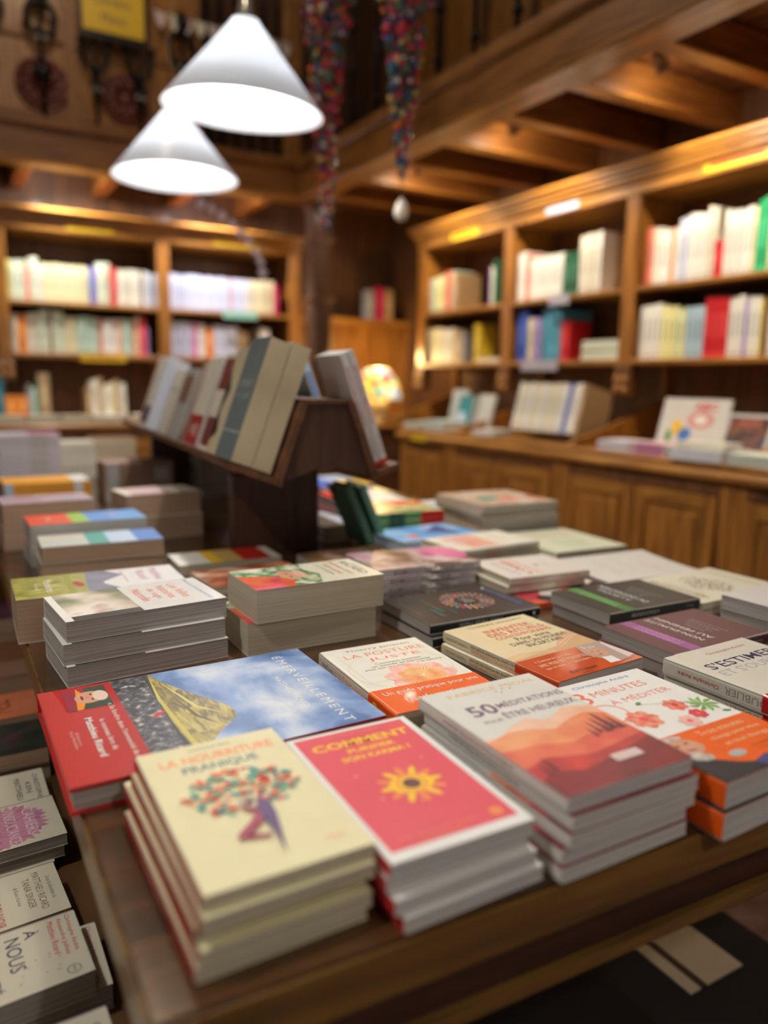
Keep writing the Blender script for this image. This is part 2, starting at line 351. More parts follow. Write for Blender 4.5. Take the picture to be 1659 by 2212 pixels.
for i in range(4):
    a, b = DV[i] + .014, DV[i + 1] - .014
    part(MB().box((FR + .006, a, Z(.795)), (WR - .03, b, Z(.815)), W_OAK, bev=.003), 'shelf', rb)
    part(MB().box((FR + .002, a, Z(.488)), (WR - .03, b, Z(.510)), W_OAK, bev=.003), 'shelf', rb)
    part(MB().box((WR - .03, a, Z(.49)), (WR - .015, b, Z(1.20)), W_DARK).box((WR - .03, a, Z(.141)), (WR - .015, b, Z(.49)), W_DARK), 'back_panel', rb)
m = MB().box((FR - .005, .74, Z(1.19)), (WR, 4.14, Z(1.235)), W_OAK, bev=.003).box((FR - .02, .73, Z(1.235)), (WR, 4.15, Z(1.25)), W_OAK, bev=.005)
m.box((FR - .03, .72, Z(1.25)), (WR, 4.16, Z(1.275)), W_OAK, bev=.008).box((FR - .045, .71, Z(1.275)), (WR, 4.17, Z(1.29)), W_OAK, bev=.004).box((FR - .06, .70, Z(1.29)), (WR, 4.18, Z(1.315)), W_OAK, bev=.01)
part(m, 'cornice', rb)
# back book wall: front plane y=4.70
lb = empty('wall_bookcase', (.75, 4.7, Z(.49)))
tag(lb, 'oak bookcase across the far wall under the gallery, in two bays', 'bookcase')
FY = 4.70; DX = [-.56, .315, 1.185, 2.02]
for x in DX:
    part(MB().box((x - .035, FY, Z(.485)), (x + .035, FY + .02, Z(1.20)), W_OAKZ, bev=.004).box((x - .014, FY + .02, Z(.49)), (x + .014, WL, Z(1.20)), W_OAKZ), 'divider', lb)
    m = MB().prism([(a, b) for a, b in bracket_pts(WL, 4.46, Z(.151), Z(.49))], x - .014, x + .014, W_OAKZ, ('y', 'z', 'x')); part(m, 'bracket', lb)
    rosette(lb, Vector((x, 4.692, Z(.43))) - Vector(lb.location), 0)
    part(MB().box((x - .045, 4.695, Z(.37)), (x + .045, 4.76, Z(.485)), W_DARK, bev=.004), 'corbel', lb)
for i in range(3):
    a, b = DX[i] + .014, DX[i + 1] - .014
    part(MB().box((a, FY + .006, Z(.785)), (b, WL - .03, Z(.805)), W_OAKX, bev=.003), 'shelf', lb)
    part(MB().box((a, FY + .002, Z(.500)), (b, WL - .03, Z(.525)), W_OAKX, bev=.003), 'shelf', lb)
    part(MB().box((a, WL - .03, Z(.151)), (b, WL - .015, Z(1.20)), W_DARK), 'back_panel', lb)
m = MB().box((-.6, FY - .005, Z(1.18)), (2.06, WL, Z(1.225)), W_OAKX, bev=.003).box((-.61, FY - .02, Z(1.225)), (2.07, WL, Z(1.24)), W_OAKX, bev=.005)
m.box((-.62, FY - .03, Z(1.24)), (2.08, WL, Z(1.265)), W_OAKX, bev=.008).box((-.63, FY - .06, Z(1.265)), (2.09, WL, Z(1.29)), W_OAKX, bev=.01)
part(m, 'cornice', lb)
# base cabinets, one thing per bay, and the two worktops
def base_cabinet(name, y0, y1, wall, label):
    """wall 'R': doors face -x at x=2.27; wall 'B': doors face -y at y=4.42 (y0, y1 are x)"""
    r = empty(name, (0, 0, 0)); tag(r, label, 'cabinet', 'panelled base cabinets')
    def P(a, b, d0, d1, z0, z1): return ((d0, a, Z(z0)), (d1, b, Z(z1))) if wall == 'R' else ((a, d0, Z(z0)), (b, d1, Z(z1)))
    f = 2.27 if wall == 'R' else 4.42; bk = WR - .002 if wall == 'R' else WL - .002; top = .0775 if wall == 'R' else .1075
    g = W_OAKZ
    m = MB().box(*P(y0 + .001, y1 - .001, f + .02, bk, -.75, top), W_DARK); m.box(*P(y0 + .001, y0 + .05, f, f + .02, -.75, top), g, bev=.003); m.box(*P(y1 - .05, y1 - .001, f, f + .02, -.75, top), g, bev=.003)
    m.box(*P(y0 + .05, y1 - .05, f + .002, f + .02, top - .045, top), W_DARK); m.box(*P(y0 + .05, y1 - .05, f + .004, f + .02, -.75, -.66), W_DARK)
    m.build('body', r)
    mid = (y0 + y1) / 2
    for a, b in ((y0 + .052, mid - .003), (mid + .003, y1 - .052)):
        z0, z1 = -.655, top - .05; d = MB(); q = .052
        d.box(*P(a, a + q, f - .012, f + .004, z0, z1), g, bev=.003).box(*P(b - q, b, f - .012, f + .004, z0, z1), g, bev=.003)
        d.box(*P(a + q, b - q, f - .012, f + .004, z1 - q, z1), W_OAK if wall == 'R' else W_OAKX, bev=.003).box(*P(a + q, b - q, f - .012, f + .004, z0, z0 + q), W_OAK if wall == 'R' else W_OAKX, bev=.003)
        d.box(*P(a + q, b - q, f - .001, f + .004, z0 + q, z1 - q), g)
        d.box(*P(a + q + .022, b - q - .022, f - .011, f, z0 + q + .022, z1 - q - .022), g, bev=.01)
        d.build('door', r)
    return r
NM = ['nearest', 'second', 'third', 'far']
for i in range(4): base_cabinet('base_cabinet', DV[i] if i else .78, min(DV[i + 1], 3.78) if i < 3 else 3.76, 'R', ['two-door panelled oak cabinet at the near end of the right counter', 'two-door panelled oak cabinet under the propped cover drawing and framed book', 'two-door panelled oak cabinet under the row of pale magazines on the counter', 'narrow panelled oak cabinet at the far end of the right counter'][i])
for i in range(3): base_cabinet('base_cabinet', DX[i], DX[i + 1], 'B', ['panelled oak cabinet at the far left of the back counter', 'panelled oak cabinet behind the left stacks, under the back counter', 'panelled oak cabinet behind the sloping book rack'][i])
o = MB().box((2.24, .74, Z(.08)), (WR - .002, 3.79, Z(.118)), W_OAK, bev=.012).box((2.27, .76, Z(.118)), (WR - .016, 3.77, Z(.14)), W_OAK, bev=.008).build('countertop')
tag(o, 'long oak counter top running below the right bookcase', 'countertop')
o = MB().box((-.6, 4.39, Z(.11)), (2.06, WL - .002, Z(.15)), W_OAKX, bev=.012).build('countertop'); tag(o, 'oak counter top below the far bookcase', 'countertop')

# labels on the shelves
SY = mat('sign_yellow', srgb(214, 174, 34), .5); SW = mat('sign_white', srgb(176, 172, 190), .5); SG = mat('sign_mint', srgb(150, 206, 186), .4); SR = ink('sign_text', 170, 60, 30)
def sign(wall, c, z, wd, ht, m, label, lines=1, d=None):
    mb = MB(); th = .003
    if wall == 'R':
        x = d or 2.594; mb.box((x - th, c - wd / 2, Z(z) - ht / 2), (x, c + wd / 2, Z(z) + ht / 2), m, bev=.001)
        if lines: mb.box((x - th - .0004, c - wd * .3, Z(z) - ht * .12), (x - th, c + wd * .42, Z(z) + ht * .12), SR if m is SY else GREY)
    else:
        y = d or 4.694; mb.box((c - wd / 2, y - th, Z(z) - ht / 2), (c + wd / 2, y, Z(z) + ht / 2), m, bev=.001)
        if lines: mb.box((c - wd * .38, y - th - .0004, Z(z) - ht * .1), (c + wd * .34, y - th, Z(z) + ht * .1), SR if m is SY else GREY)
    o = mb.build('shelf_label'); tag(o, label, 'label', 'subject labels stuck on the bookcases')
sign('R', 3.65, 1.215, .26, .045, SY, 'yellow subject label on the cornice over the farthest right bay')
sign('R', 2.87, 1.22, .22, .045, SW, 'white subject label on the cornice over the middle right bay', 0)
sign('R', 1.93, 1.225, .32, .05, SY, 'yellow subject label on the cornice over the nearest right bay')
sign('R', 2.98, .488, .27, .05, SW, 'white label below the lowest shelf of the middle right bay', 0)
sign('R', 2.86, .795, .14, .045, SW, 'small white label on the upper shelf edge, middle right bay', 0)
sign('R', 3.52, .098, .16, .035, SY, 'yellow label on the far end of the right counter edge', 0, 2.2385)
sign('B', .785, 1.215, .25, .045, SY, 'yellow subject label on the cornice over the far left bay')
sign('B', 1.63, 1.215, .29, .045, SY, 'yellow subject label on the cornice of the bay behind the hanging tags')
sign('B', .825, .507, .25, .045, SY, 'yellow label below the lower shelf of the far left bay')
sign('B', 1.65, .79, .22, .045, SG, 'mint green label on a shelf edge above the book rack', 0)

# ------------------------------------------------------------------ shelved books
SHCOL = dict(white=(236, 234, 228), cream=(230, 220, 180), ivory=(226, 220, 204), bluewhite=(206, 212, 232), greenwhite=(214, 222, 200), yellow=(232, 220, 110), paleyellow=(238, 234, 170), orange=(226, 130, 40), red=(200, 34, 40), magenta=(180, 30, 80),
    blue=(50, 80, 170), navy=(34, 40, 96), teal=(30, 110, 124), skyblue=(90, 170, 200), green=(40, 168, 110), darkgreen=(40, 92, 66), purple=(96, 56, 110), violet=(170, 150, 210), pink=(224, 130, 180), brown=(112, 66, 36), black=(32, 30, 34), grey=(140, 138, 140),
    salmon=(222, 120, 92), tan=(170, 140, 100), gold=(190, 160, 40), paleblue=(176, 204, 220), mint=(190, 214, 200))
_SB = {}
def shelf_book_mesh(c):
    """unit book 1 thick (x), 1 deep (y, spine at y=0), 1 high"""
    if c in _SB: return _SB[c]
    mc = mat('shelf_' + c, srgb(*SHCOL[c]), .42); m = MB()
    m.box((-.5, 0, 0), (-.44, 1, 1), mc).box((.44, 0, 0), (.5, 1, 1), mc).box((-.44, 0, 0), (.44, .02, 1), mc).box((-.44, .02, .01), (.44, .985, .985), P_CREAM)
    light = sum(SHCOL[c]) > 420; tm = DGREY if light else WHITE
    m.add([(-.16, -.002, .34), (.16, -.002, .34), (.16, -.002, .74), (-.16, -.002, .74)], [(0, 1, 2, 3)], mat('spine_print_' + ('d' if light else 'l'), srgb(*([min(255, int(v * .8)) for v in SHCOL[c]] if light else (200, 190, 170))), .5) if False else mat("spine_print_" + c, srgb(*[int(v * (.72 if light else 1.0) + (0 if light else 50)) for v in SHCOL[c]]), .5))
    m.add([(-.3, -.002, .04), (.3, -.002, .04), (.3, -.002, .09), (-.3, -.002, .09)], [(0, 1, 2, 3)], mat('spine_print_' + c, (0, 0, 0, 1)))
    _SB[c] = m.mesh('shelved_book'); return _SB[c]
CNAME = dict(bluewhite='bluish white', greenwhite='greenish white', paleyellow='pale yellow', skyblue='sky blue', darkgreen='dark green', paleblue='pale blue')
def shelf_row(wall, start, z, spec, where, front, seed=1):
    """spec: list of (colour, count, thickness, height, lean degrees, depth); books stand side by side from start.
    wall R: books run towards the camera (-y) from start; wall B: books run to +x"""
    rnd = random.Random(seed); p = start
    for it in spec:
        c, n, t, hgt = it[:4]; lean = it[4] if len(it) > 4 else 0; dep = it[5] if len(it) > 5 else .15
        if c == 'gap': p += (t * n) * (1 if wall == 'B' else -1); continue
        for k in range(n):
            tt = t * rnd.uniform(.85, 1.15); hh = hgt * rnd.uniform(.975, 1.02); la = math.radians(lean + rnd.uniform(-.4, .4))
            wdt = tt * math.cos(la) + (hh * math.sin(abs(la)) if k == n - 1 and lean else 0) + .0008
            o = bpy.data.objects.new('shelved_book', shelf_book_mesh(c)); COL.objects.link(o); o.scale = (tt, dep, hh)
            f = front + rnd.uniform(0, .012)
            if wall == 'B':
                q = p + tt / 2 * math.cos(la) + (0 if lean >= 0 else hh * math.sin(-la) * (1 if k == 0 else 0)); 
                if lean < 0 and k == 0: p += hh * math.sin(-la)
                o.location = (q, f, z + abs(math.sin(la)) * tt / 2); o.rotation_euler = (0, la, 0); p += wdt if lean >= 0 else tt * math.cos(la) + .0008
            else:
                q = p - tt / 2 * math.cos(la)
                o.location = (f, q, z + abs(math.sin(la)) * tt / 2); o.rotation_euler = Euler((0, la, -PI / 2), 'XYZ'); p -= wdt
            nm = CNAME.get(c, c); tag(o, '%s spined book standing on the %s' % (nm, where), 'book', '%s books, %s' % (nm, where))
    return p
ZR1, ZR0, ZL1, ZL0 = Z(.8152), Z(.5102), Z(.8052), Z(.5252)
shelf_row('R', 4.07, ZR1, [('orange', 1, .018, .20), ('mint', 2, .022, .20), ('paleyellow', 3, .024, .205), ('cream', 2, .022, .21), ('salmon', 2, .024, .222), ('mint', 1, .02, .222), ('tan', 1, .03, .215, 0, .17), ('gap', 1, .30, 0), ('purple', 1, .02, .21), ('greenwhite', 1, .02, .20), ('darkgreen', 1, .018, .24)], 'upper shelf of the farthest right bay', FR + .03, 2)
shelf_row('R', 4.07, ZR0, [('cream', 4, .036, .21), ('ivory', 4, .030, .20), ('tan', 2, .035, .19), ('grey', 1, .03, .18), ('gap', 1, .10, 0), ('gold', 1, .05, .215, 0, .12)], 'lower shelf of the farthest right bay', FR + .03, 3)
shelf_row('R', 3.22, ZR1, [('white', 2, .034, .245), ('salmon', 1, .02, .235), ('white', 10, .024, .205, 0, .16), ('darkgreen', 3, .034, .20), ('gap', 1, .01, 0), ('ivory', 3, .032, .265), ('white', 1, .02, .265)], 'upper shelf of the middle right bay', FR + .03, 4)
shelf_row('R', 3.22, ZR0, [('blue', 3, .028, .255, 0, .17), ('cream', 1, .03, .22), ('yellow', 1, .02, .22), ('violet', 2, .026, .22), ('teal', 1, .03, .262), ('skyblue', 4, .028, .25, 0, .20), ('gap', 1, .004, 0), ('red', 2, .028, .19, 0, .14)], 'lower shelf of the middle right bay', FR + .03, 5)
shelf_row('R', 2.385, ZR1, [('salmon', 1, .03, .235), ('ivory', 2, .02, .23), ('white', 2, .03, .215), ('orange', 1, .014, .215), ('white', 1, .024, .215), ('bluewhite', 2, .022, .25), ('white', 4, .022, .255), ('ivory', 2, .02, .27), ('red', 1, .034, .14), ('white', 5, .022, .24), ('cream', 1, .02, .235), ('green', 2, .025, .26), ('cream', 3, .022, .25), ('white', 3, .024, .25)], 'upper shelf of the nearest right bay', FR + .03, 6)
shelf_row('R', 2.385, ZR0, [('white', 4, .028, .225), ('paleyellow', 3, .026, .215), ('mint', 1, .014, .20), ('paleyellow', 1, .024, .20), ('paleblue', 4, .022, .205), ('red', 3, .034, .235, 0, .17), ('white', 3, .022, .225), ('violet', 1, .014, .21), ('white', 2, .026, .225), ('yellow', 1, .018, .21), ('brown', 1, .022, .21), ('ivory', 5, .024, .235), ('white', 3, .024, .235)], 'lower shelf of the nearest right bay', FR + .03, 7)
shelf_row('B', .34, ZL1, [('yellow', 1, .03, .21), ('greenwhite', 3, .026, .21), ('red', 1, .02, .20), ('greenwhite', 2, .024, .235), ('white', 1, .02, .195), ('cream', 11, .0215, .205, 0, .16), ('blue', 1, .022, .205), ('violet', 1, .020, .205), ('greenwhite', 3, .024, .235), ('red', 2, .02, .215), ('ivory', 5, .024, .205), ('black', 1, .014, .20), ('ivory', 1, .02, .205), ('bluewhite', 5, .024, .20)], 'upper shelf of the far left bay', FY + .03, 8)
shelf_row('B', .345, ZL0, [('ivory', 2, .022, .205), ('orange', 2, .022, .205), ('ivory', 3, .022, .215), ('greenwhite', 2, .026, .235), ('brown', 1, .012, .20), ('greenwhite', 3, .022, .235, 0), ('cream', 3, .022, .205), ('mint', 5, .024, .205), ('salmon', 1, .02, .205), ('white', 4, .022, .20), ('orange', 1, .014, .205), ('mint', 3, .022, .205), ('orange', 1, .018, .21), ('ivory', 1, .02, .23), ('red', 1, .034, .22), ('violet', 1, .014, .18)], 'lower shelf of the far left bay', FY + .03, 9)
shelf_row('B', 1.215, ZL1, [('bluewhite', 17, .0215, .205), ('salmon', 1, .012, .20), ('bluewhite', 4, .024, .205), ('ivory', 2, .022, .205), ('cream', 6, .0225, .21), ('magenta', 1, .036, .195)], 'upper shelf of the bay behind the rack', FY + .03, 10)
shelf_row('B', 1.215, ZL0, [('bluewhite', 6, .022, .205), ('pink', 2, .02, .205), ('white', 2, .022, .195), ('orange', 2, .024, .18), ('bluewhite', 7, .022, .195), ('tan', 3, .022, .17), ('gap', 1, .08, 0), ('white', 2, .03, .19)], 'lower shelf of the bay behind the rack', FY + .03, 11)
def flat_book(c, pgm, W, L, T, name='stacked_book'):
    return make_book(name, W, L, T, mat('shelf_' + c, srgb(*SHCOL[c]), .42), pgm)
# lying books inside the right bays
b = flat_book('greenwhite', P_WHITE, .15, .24, .022); pile(b, 4, 2.70, 2.60, ZR0, .022, 0, 'pale green book lying beside the red spines', seed=3)
b = flat_book('ivory', P_CREAM, .15, .20, .012); pile(b, 2, 2.72, 3.46, ZR0, .012, .1, 'thin ivory book lying before the gold one', seed=4)

# ------------------------------------------------------------------ lamps
SHADE = bpy.data.materials.new('opal_shade'); SHADE.use_nodes = True
nt = SHADE.node_tree; nt.nodes.clear(); N = nt.nodes.new
ou = N('ShaderNodeOutputMaterial'); tr = N('ShaderNodeBsdfTranslucent'); df = N('ShaderNodeBsdfPrincipled'); mx = N('ShaderNodeMixShader'); mx.inputs[0].default_value = .70
tr.inputs[0].default_value = (.80, .84, .90, 1); df.inputs['Base Color'].default_value = (.82, .84, .87, 1); df.inputs['Roughness'].default_value = .3
nt.links.new(tr.outputs[0], mx.inputs[1]); nt.links.new(df.outputs[0], mx.inputs[2]); nt.links.new(mx.outputs[0], ou.inputs[0])
BULB = mat('bulb_glow', (1, .95, .88, 1), .5, emit=30)
def pendant(x, y, z, label, cord, power=PEND_W):
    r = empty('pendant_lamp', (x, y, z)); tag(r, label, 'lamp', 'white conical pendant lamps over the table')
    pr = [(.25, 0), (.247, .006), (.048, .246), (.042, .256), (.001, .258)]; inn = [(.001, .255), (.040, .252), (.046, .244), (.243, .006), (.25, 0)]
    MB().lathe(pr + inn, SHADE, 48).build('lamp_shade', r)
    MB().lathe([(.001, .32), (.018, .32), (.022, .31), (.030, .262), (.03, .254), (.001, .252)], STEEL, 20).build('shade_cap', r)
    MB().sphere((0, 0, .222), .022, BULB, 12, (1, 1, 1.2)).build('bulb', r)
    MB().tube(cord, .004, mat('cord', srgb(150, 130, 100), .5), 8).build('cord', r)
    l = bpy.data.lights.new('pendant_light', 'POINT'); l.energy = power; l.color = (1.0, .96, .91); l.shadow_soft_size = .03
    lo = bpy.data.objects.new('pendant_light', l); COL.objects.link(lo); lo.parent = r; lo.location = (0, 0, .165)
    return r
tilted = pendant(.88, 2.45, Z(1.222), 'larger looking white cone pendant lamp, nearer of the two', [(0, 0, .315), (0, 0, .9), (0, 0, 1.7)])
pendant(.35, -.75, Z(1.15), 'white cone pendant lamp over the aisle behind the viewer', [(0, 0, .315), (0, 0, 1.7)], PEND_W * .7)  # unseen pendant added as frontal fill for the near page edges
tilted.rotation_mode = 'XYZ'; tilted.rotation_euler = (.07, .022, 0)     # hangs a little crooked
pendant(.89, 3.29, Z(1.20), 'white cone pendant lamp farther off, its top behind the nearer shade', [(0, 0, .315), (0, .0, .40), (-.02, 0, .50), (.02, .0, .72), (.10, 0, 1.0), (.12, 0, 1.7)])
pendant(.80, 1.18, Z(1.25), 'white cone pendant lamp above the near end of the table', [(0, 0, .315), (0, 0, 1.7)])
pendant(-.55, .75, Z(1.15), 'white cone pendant lamp over the aisle left of the table', [(0, 0, .315), (0, 0, 1.7)])  # out-of-view pendant added to brighten the books on the low bench
def globe(x, y, z, pw, label):  # unseen warm globes, added to brighten the gallery and beams
    r = empty('fill_globe', (x, y, z)); tag(r, label, 'lamp', 'warm globe lamps high in the gallery void')
    MB().sphere((0, 0, .24), .07, BULB, 14).build('glass_globe', r); MB().tube([(0, 0, .31), (0, 0, .9)], .005, STEEL, 8).build('stem', r)
    l = bpy.data.lights.new('fill_globe_light', 'POINT'); l.energy = pw; l.color = (1, .80, .54); l.shadow_soft_size = .1
    lo = bpy.data.objects.new('fill_globe_light', l); COL.objects.link(lo); lo.parent = r; lo.location = (0, 0, .05)
globe(.55, 3.15, Z(2.75), 17, 'warm globe lamp high above the back of the table')
globe(.30, 1.60, Z(2.45), 12, 'warm globe lamp high above the front of the table')
def spot(x, y, z, tx, ty, tz, pw, label, ang=95, col=(1.0, .86, .66), head=1):
    """small ceiling spotlight on a stalk, aimed at a point"""
    r = empty('ceiling_spotlight', (x, y, z)); tag(r, label, 'lamp', 'ceiling spotlights')
    d = (Vector((tx, ty, tz)) - Vector((x, y, z - .07))).normalized(); q = d.to_track_quat('-Z', 'Y').to_matrix().to_4x4()
    MB().lathe([(.001, 0), (.032, 0), (.034, -.006), (.030, -.014), (.001, -.015)], STEEL, 18).build('ceiling_rose', r)
    MB().tube([(0, 0, -.012), (.0, 0, -.04), (.015, 0, -.06), (0, 0, -.07)], .006, STEEL).build('stalk', r)
    M = Matrix.Translation((0, 0, -.07)) @ q
    MB().lathe([(.001, .035), (.016, .035), (.022, .02), (.034, -.03), (.036, -.032), (.031, -.03), (.018, .012), (.001, .014)], STEEL, 20, M).build('spot_head', r)
    MB().sphere(M @ Vector((0, 0, -.008)), .014, BULB, 8).build('bulb', r)
    l = bpy.data.lights.new('spot_light', 'SPOT'); l.energy = pw; l.color = col; l.spot_size = math.radians(ang); l.spot_blend = .7; l.shadow_soft_size = .03
    lo = bpy.data.objects.new('spot_light', l); COL.objects.link(lo); lo.parent = r; lo.matrix_local = Matrix.Translation(M @ Vector((0, 0, -.045))) @ q
    l = bpy.data.lights.new('spot_spill', 'POINT'); l.energy = pw * .12; l.color = col; l.shadow_soft_size = .02; lo = bpy.data.objects.new('spot_spill', l); COL.objects.link(lo); lo.parent = r; lo.location = M @ Vector((.0, 0, -.05))
zc = Z(1.579)
spot(2.25, 2.03, zc, 2.75, 1.9, Z(.9), SPOT_W, 'lit ceiling spotlight between the joists, nearest on the right', 110)
spot(2.25, 2.83, zc, 2.85, 2.9, Z(.7), SPOT_W, 'middle ceiling spotlight between the joists on the right', 110)
spot(2.24, 3.60, zc, 2.85, 3.7, Z(.8), SPOT_W, 'far ceiling spotlight between the joists, beside the hanging bead strand', 110)
spot(2.25, 1.22, zc, 2.75, 1.2, Z(.8), SPOT_W, 'ceiling spotlight on the right, just out of the picture', 110)
spot(.60, 4.50, zc, .85, 4.85, Z(.8), SPOT_W * 1.5, 'ceiling spotlight above the far left bay', 125, (1, .95, .84))
spot(1.42, 4.50, zc, 1.6, 4.85, Z(.8), SPOT_W * 1.4, 'ceiling spotlight above the bay behind the rack', 120, (.95, .9, .95))
spot(2.25, 4.55, zc, 2.5, 4.8, Z(.3), SPOT_W * .15, 'small chrome spotlight in the dark far corner', 120)

# ================================================================== display table and the low bench beside it
tb = empty('display_table', (.75, 2.05, 0)); tag(tb, 'long dark walnut display table covered with piles of books', 'table')
def slab(pts, z0, z1, m): 
    mb = MB(); mb.prism([(x, y) for x, y in pts], z0, z1, m, ('x', 'y', 'z')); return mb
def quad_in(d): return [(.085 + d, .428 + d), (1.42 - d, .372 + d), (1.42 - d, 3.72 - d), (.085 + d, 3.72 - d)]
m = slab(quad_in(.004), T0 - .004, T0, W_TABLE); q0, q1 = quad_in(.004), quad_in(0)
part(slab(quad_in(.003), T0 - .005, T0, W_TABLE), 'tabletop', tb)
part(slab(quad_in(0), T0 - .045, T0 - .005, W_EDGE), 'edge_band', tb)
part(MB().prism([(x, y) for x, y in quad_in(.022)], T0 - .10, T0 - .045, W_APRON, ('x', 'y', 'z')), 'apron', tb)
part(slab(quad_in(.014), T0 - .112, T0 - .098, W_EDGE), 'apron_moulding', tb)
for x in (.19, 1.27):
    for y in (.52, 3.55):
        part(MB().box((x - .035, y - .035, 0), (x + .035, y + .035, T0 - .105), W_APRON, bev=.005), 'leg', tb)
bn = empty('low_bench', (-.25, 1.5, 0)); tag(bn, 'low brown wooden bench beside the display table, holding book piles', 'bench')
part(MB().box((-.75, .22, T0 - .29), (.135, 2.75, T0 - .26), W_SHELF, bev=.004), 'bench_top', bn)
for x in (-.70, .07):
    for y in (.30, 1.45, 2.65): part(MB().box((x - .03, y - .03, 0), (x + .03, y + .03, T0 - .29), W_APRON), 'leg', bn)
# ribbed mat on the floor at the right
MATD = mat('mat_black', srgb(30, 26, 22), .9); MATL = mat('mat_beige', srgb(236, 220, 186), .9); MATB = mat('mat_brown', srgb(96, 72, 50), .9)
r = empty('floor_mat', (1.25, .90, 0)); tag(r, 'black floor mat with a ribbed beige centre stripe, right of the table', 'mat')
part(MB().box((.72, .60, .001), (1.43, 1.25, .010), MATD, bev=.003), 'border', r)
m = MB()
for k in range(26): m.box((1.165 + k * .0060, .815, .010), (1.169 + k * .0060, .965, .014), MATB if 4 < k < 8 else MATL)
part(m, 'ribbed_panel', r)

# ================================================================== books lying on the table
R90 = PI / 2
def PB(*a, **k): return make_book('paperback_book', *a, **k)
TREEP = [ink('leaf_red', 226, 76, 66), ink('leaf_teal', 78, 178, 150), ink('leaf_orange', 244, 140, 92), ink('leaf_sea', 84, 150, 146)]
rnd = random.Random(5)
# 1 cream book with the tree and dancer
f = Print(); A = .137 / .217
f.t('DOMINIQUE VERGA', .5, .945, .018, DGREY, .30)
f.t('LA NOURRITURE', .52, .868, .064, ink('peach', 248, 150, 96), .80, bold=.015).t('PRANIQUE', .50, .778, .064, ink('slate', 98, 128, 128), .52, bold=.015)
for k in range(190):
    a = rnd.uniform(0, 2 * PI); q = math.sqrt(rnd.uniform(.02, 1)); x = .51 + .37 * q * math.cos(a); y = .545 + .165 * q * math.sin(a)
    if abs(x - .52) < .10 and y < .50: continue
    f.e(x, y, .031, .014, TREEP[k % 4], rnd.uniform(-1, 1), 8, A)
VI = ink('violet_figure', 96, 70, 110); CR = ink('crimson_figure', 160, 62, 84)
f.ring(.50, .435, .050, .026, ink('skirt', 208, 196, 170), A).e(.50, .435, .024, .024, VI, 0, 14, A)
f.p([(.44, .41), (.47, .37), (.54, .36), (.61, .47), (.58, .48), (.54, .39), (.48, .395), (.455, .44)], CR).p([(.52, .37), (.58, .35), (.47, .27), (.385, .238), (.50, .212), (.50, .19), (.32, .225), (.33, .25), (.44, .31)], CR)
f.p([(.55, .44), (.62, .42), (.61, .33), (.57, .22), (.515, .08), (.53, .20), (.515, .32), (.52, .38)], VI)
f.t('Éditions', .83, .10, .018, ORANGE, .12)
LC = mat('cream_cover', srgb(234, 224, 178), .42)
sp = Print().r(0, 0, 1, 1, mat('brick_spine', srgb(166, 38, 30), .4)).t('LA NOURRITURE PRANIQUE', .5, .5, .45, CREAM)
b = PB(.132, .217, .0115, LC, P_CREAM, f, sp)
pile(b, 5, .194, .563, T0, .0115, -.01, 'cream book with a leafy tree and dancing figure', offs=[(0, 0, 0), (-.004, -.006, .01), (-.008, .004, .02), (-.006, -.006, .01), (-.010, -.004, .02)])
# 2 pink book
f = Print(); PK = mat('pink_panel', srgb(218, 76, 88), .45); YT = ink('yellow_title', 246, 196, 40); OG = ink('old_gold', 238, 140, 70)
f.r(.055, .055, .945, .975, PK).t('LES DEUX MAINS', .5, .945, .013, OG, .45)
f.t('COMMENT', .52, .862, .062, YT, .78, bold=.03).t('PURIFIER', .54, .785, .038, YT, .38, bold=.03).t('SON KARMA ?', .53, .722, .040, YT, .54, bold=.03)
A = .135 / .216
for a in range(12): f.e(.54 + .155 * math.cos(a * PI / 6), .43 + .155 * math.sin(a * PI / 6) * A, .075, .026, OG if a % 2 else YT, a * PI / 6, 10, A)
f.e(.54, .43, .16, .11, YT, 0, 24, A).ring(.54, .43, .085, .018, OG, A).e(.54, .43, .062, .062, ink('eye', 92, 40, 44), 0, 18, A)
for x, y in ((.25, .58), (.34, .70), (.62, .70), (.78, .60), (.72, .36), (.28, .38), (.5, .30)): f.e(x, y, .012, .012, ink('pale_pink', 246, 150, 150), 0, 8, A)
f.t('Guide pratique pour nettoyer', .42, .11, .020, OG, .55).t('ses mémoires', .42, .075, .018, OG, .3).e(.84, .11, .045, .045, OG, 0, 14, A)
sp = Print().r(0, 0, 1, .93, mat('red_spine', srgb(196, 40, 44), .4)).t('COMMENT PURIFIER SON KARMA ?', .5, .5, .5, WHITE)
b = PB(.134, .216, .0125, WHITE, P_WHITE, f, sp)
pile(b, 4, .3305, .541, T0, .0125, -.025, 'pink book with yellow title and a gold eye emblem', offs=[(0, 0, 0), (-.003, .003, .01), (-.002, -.006, .02), (.002, -.010, .03)])
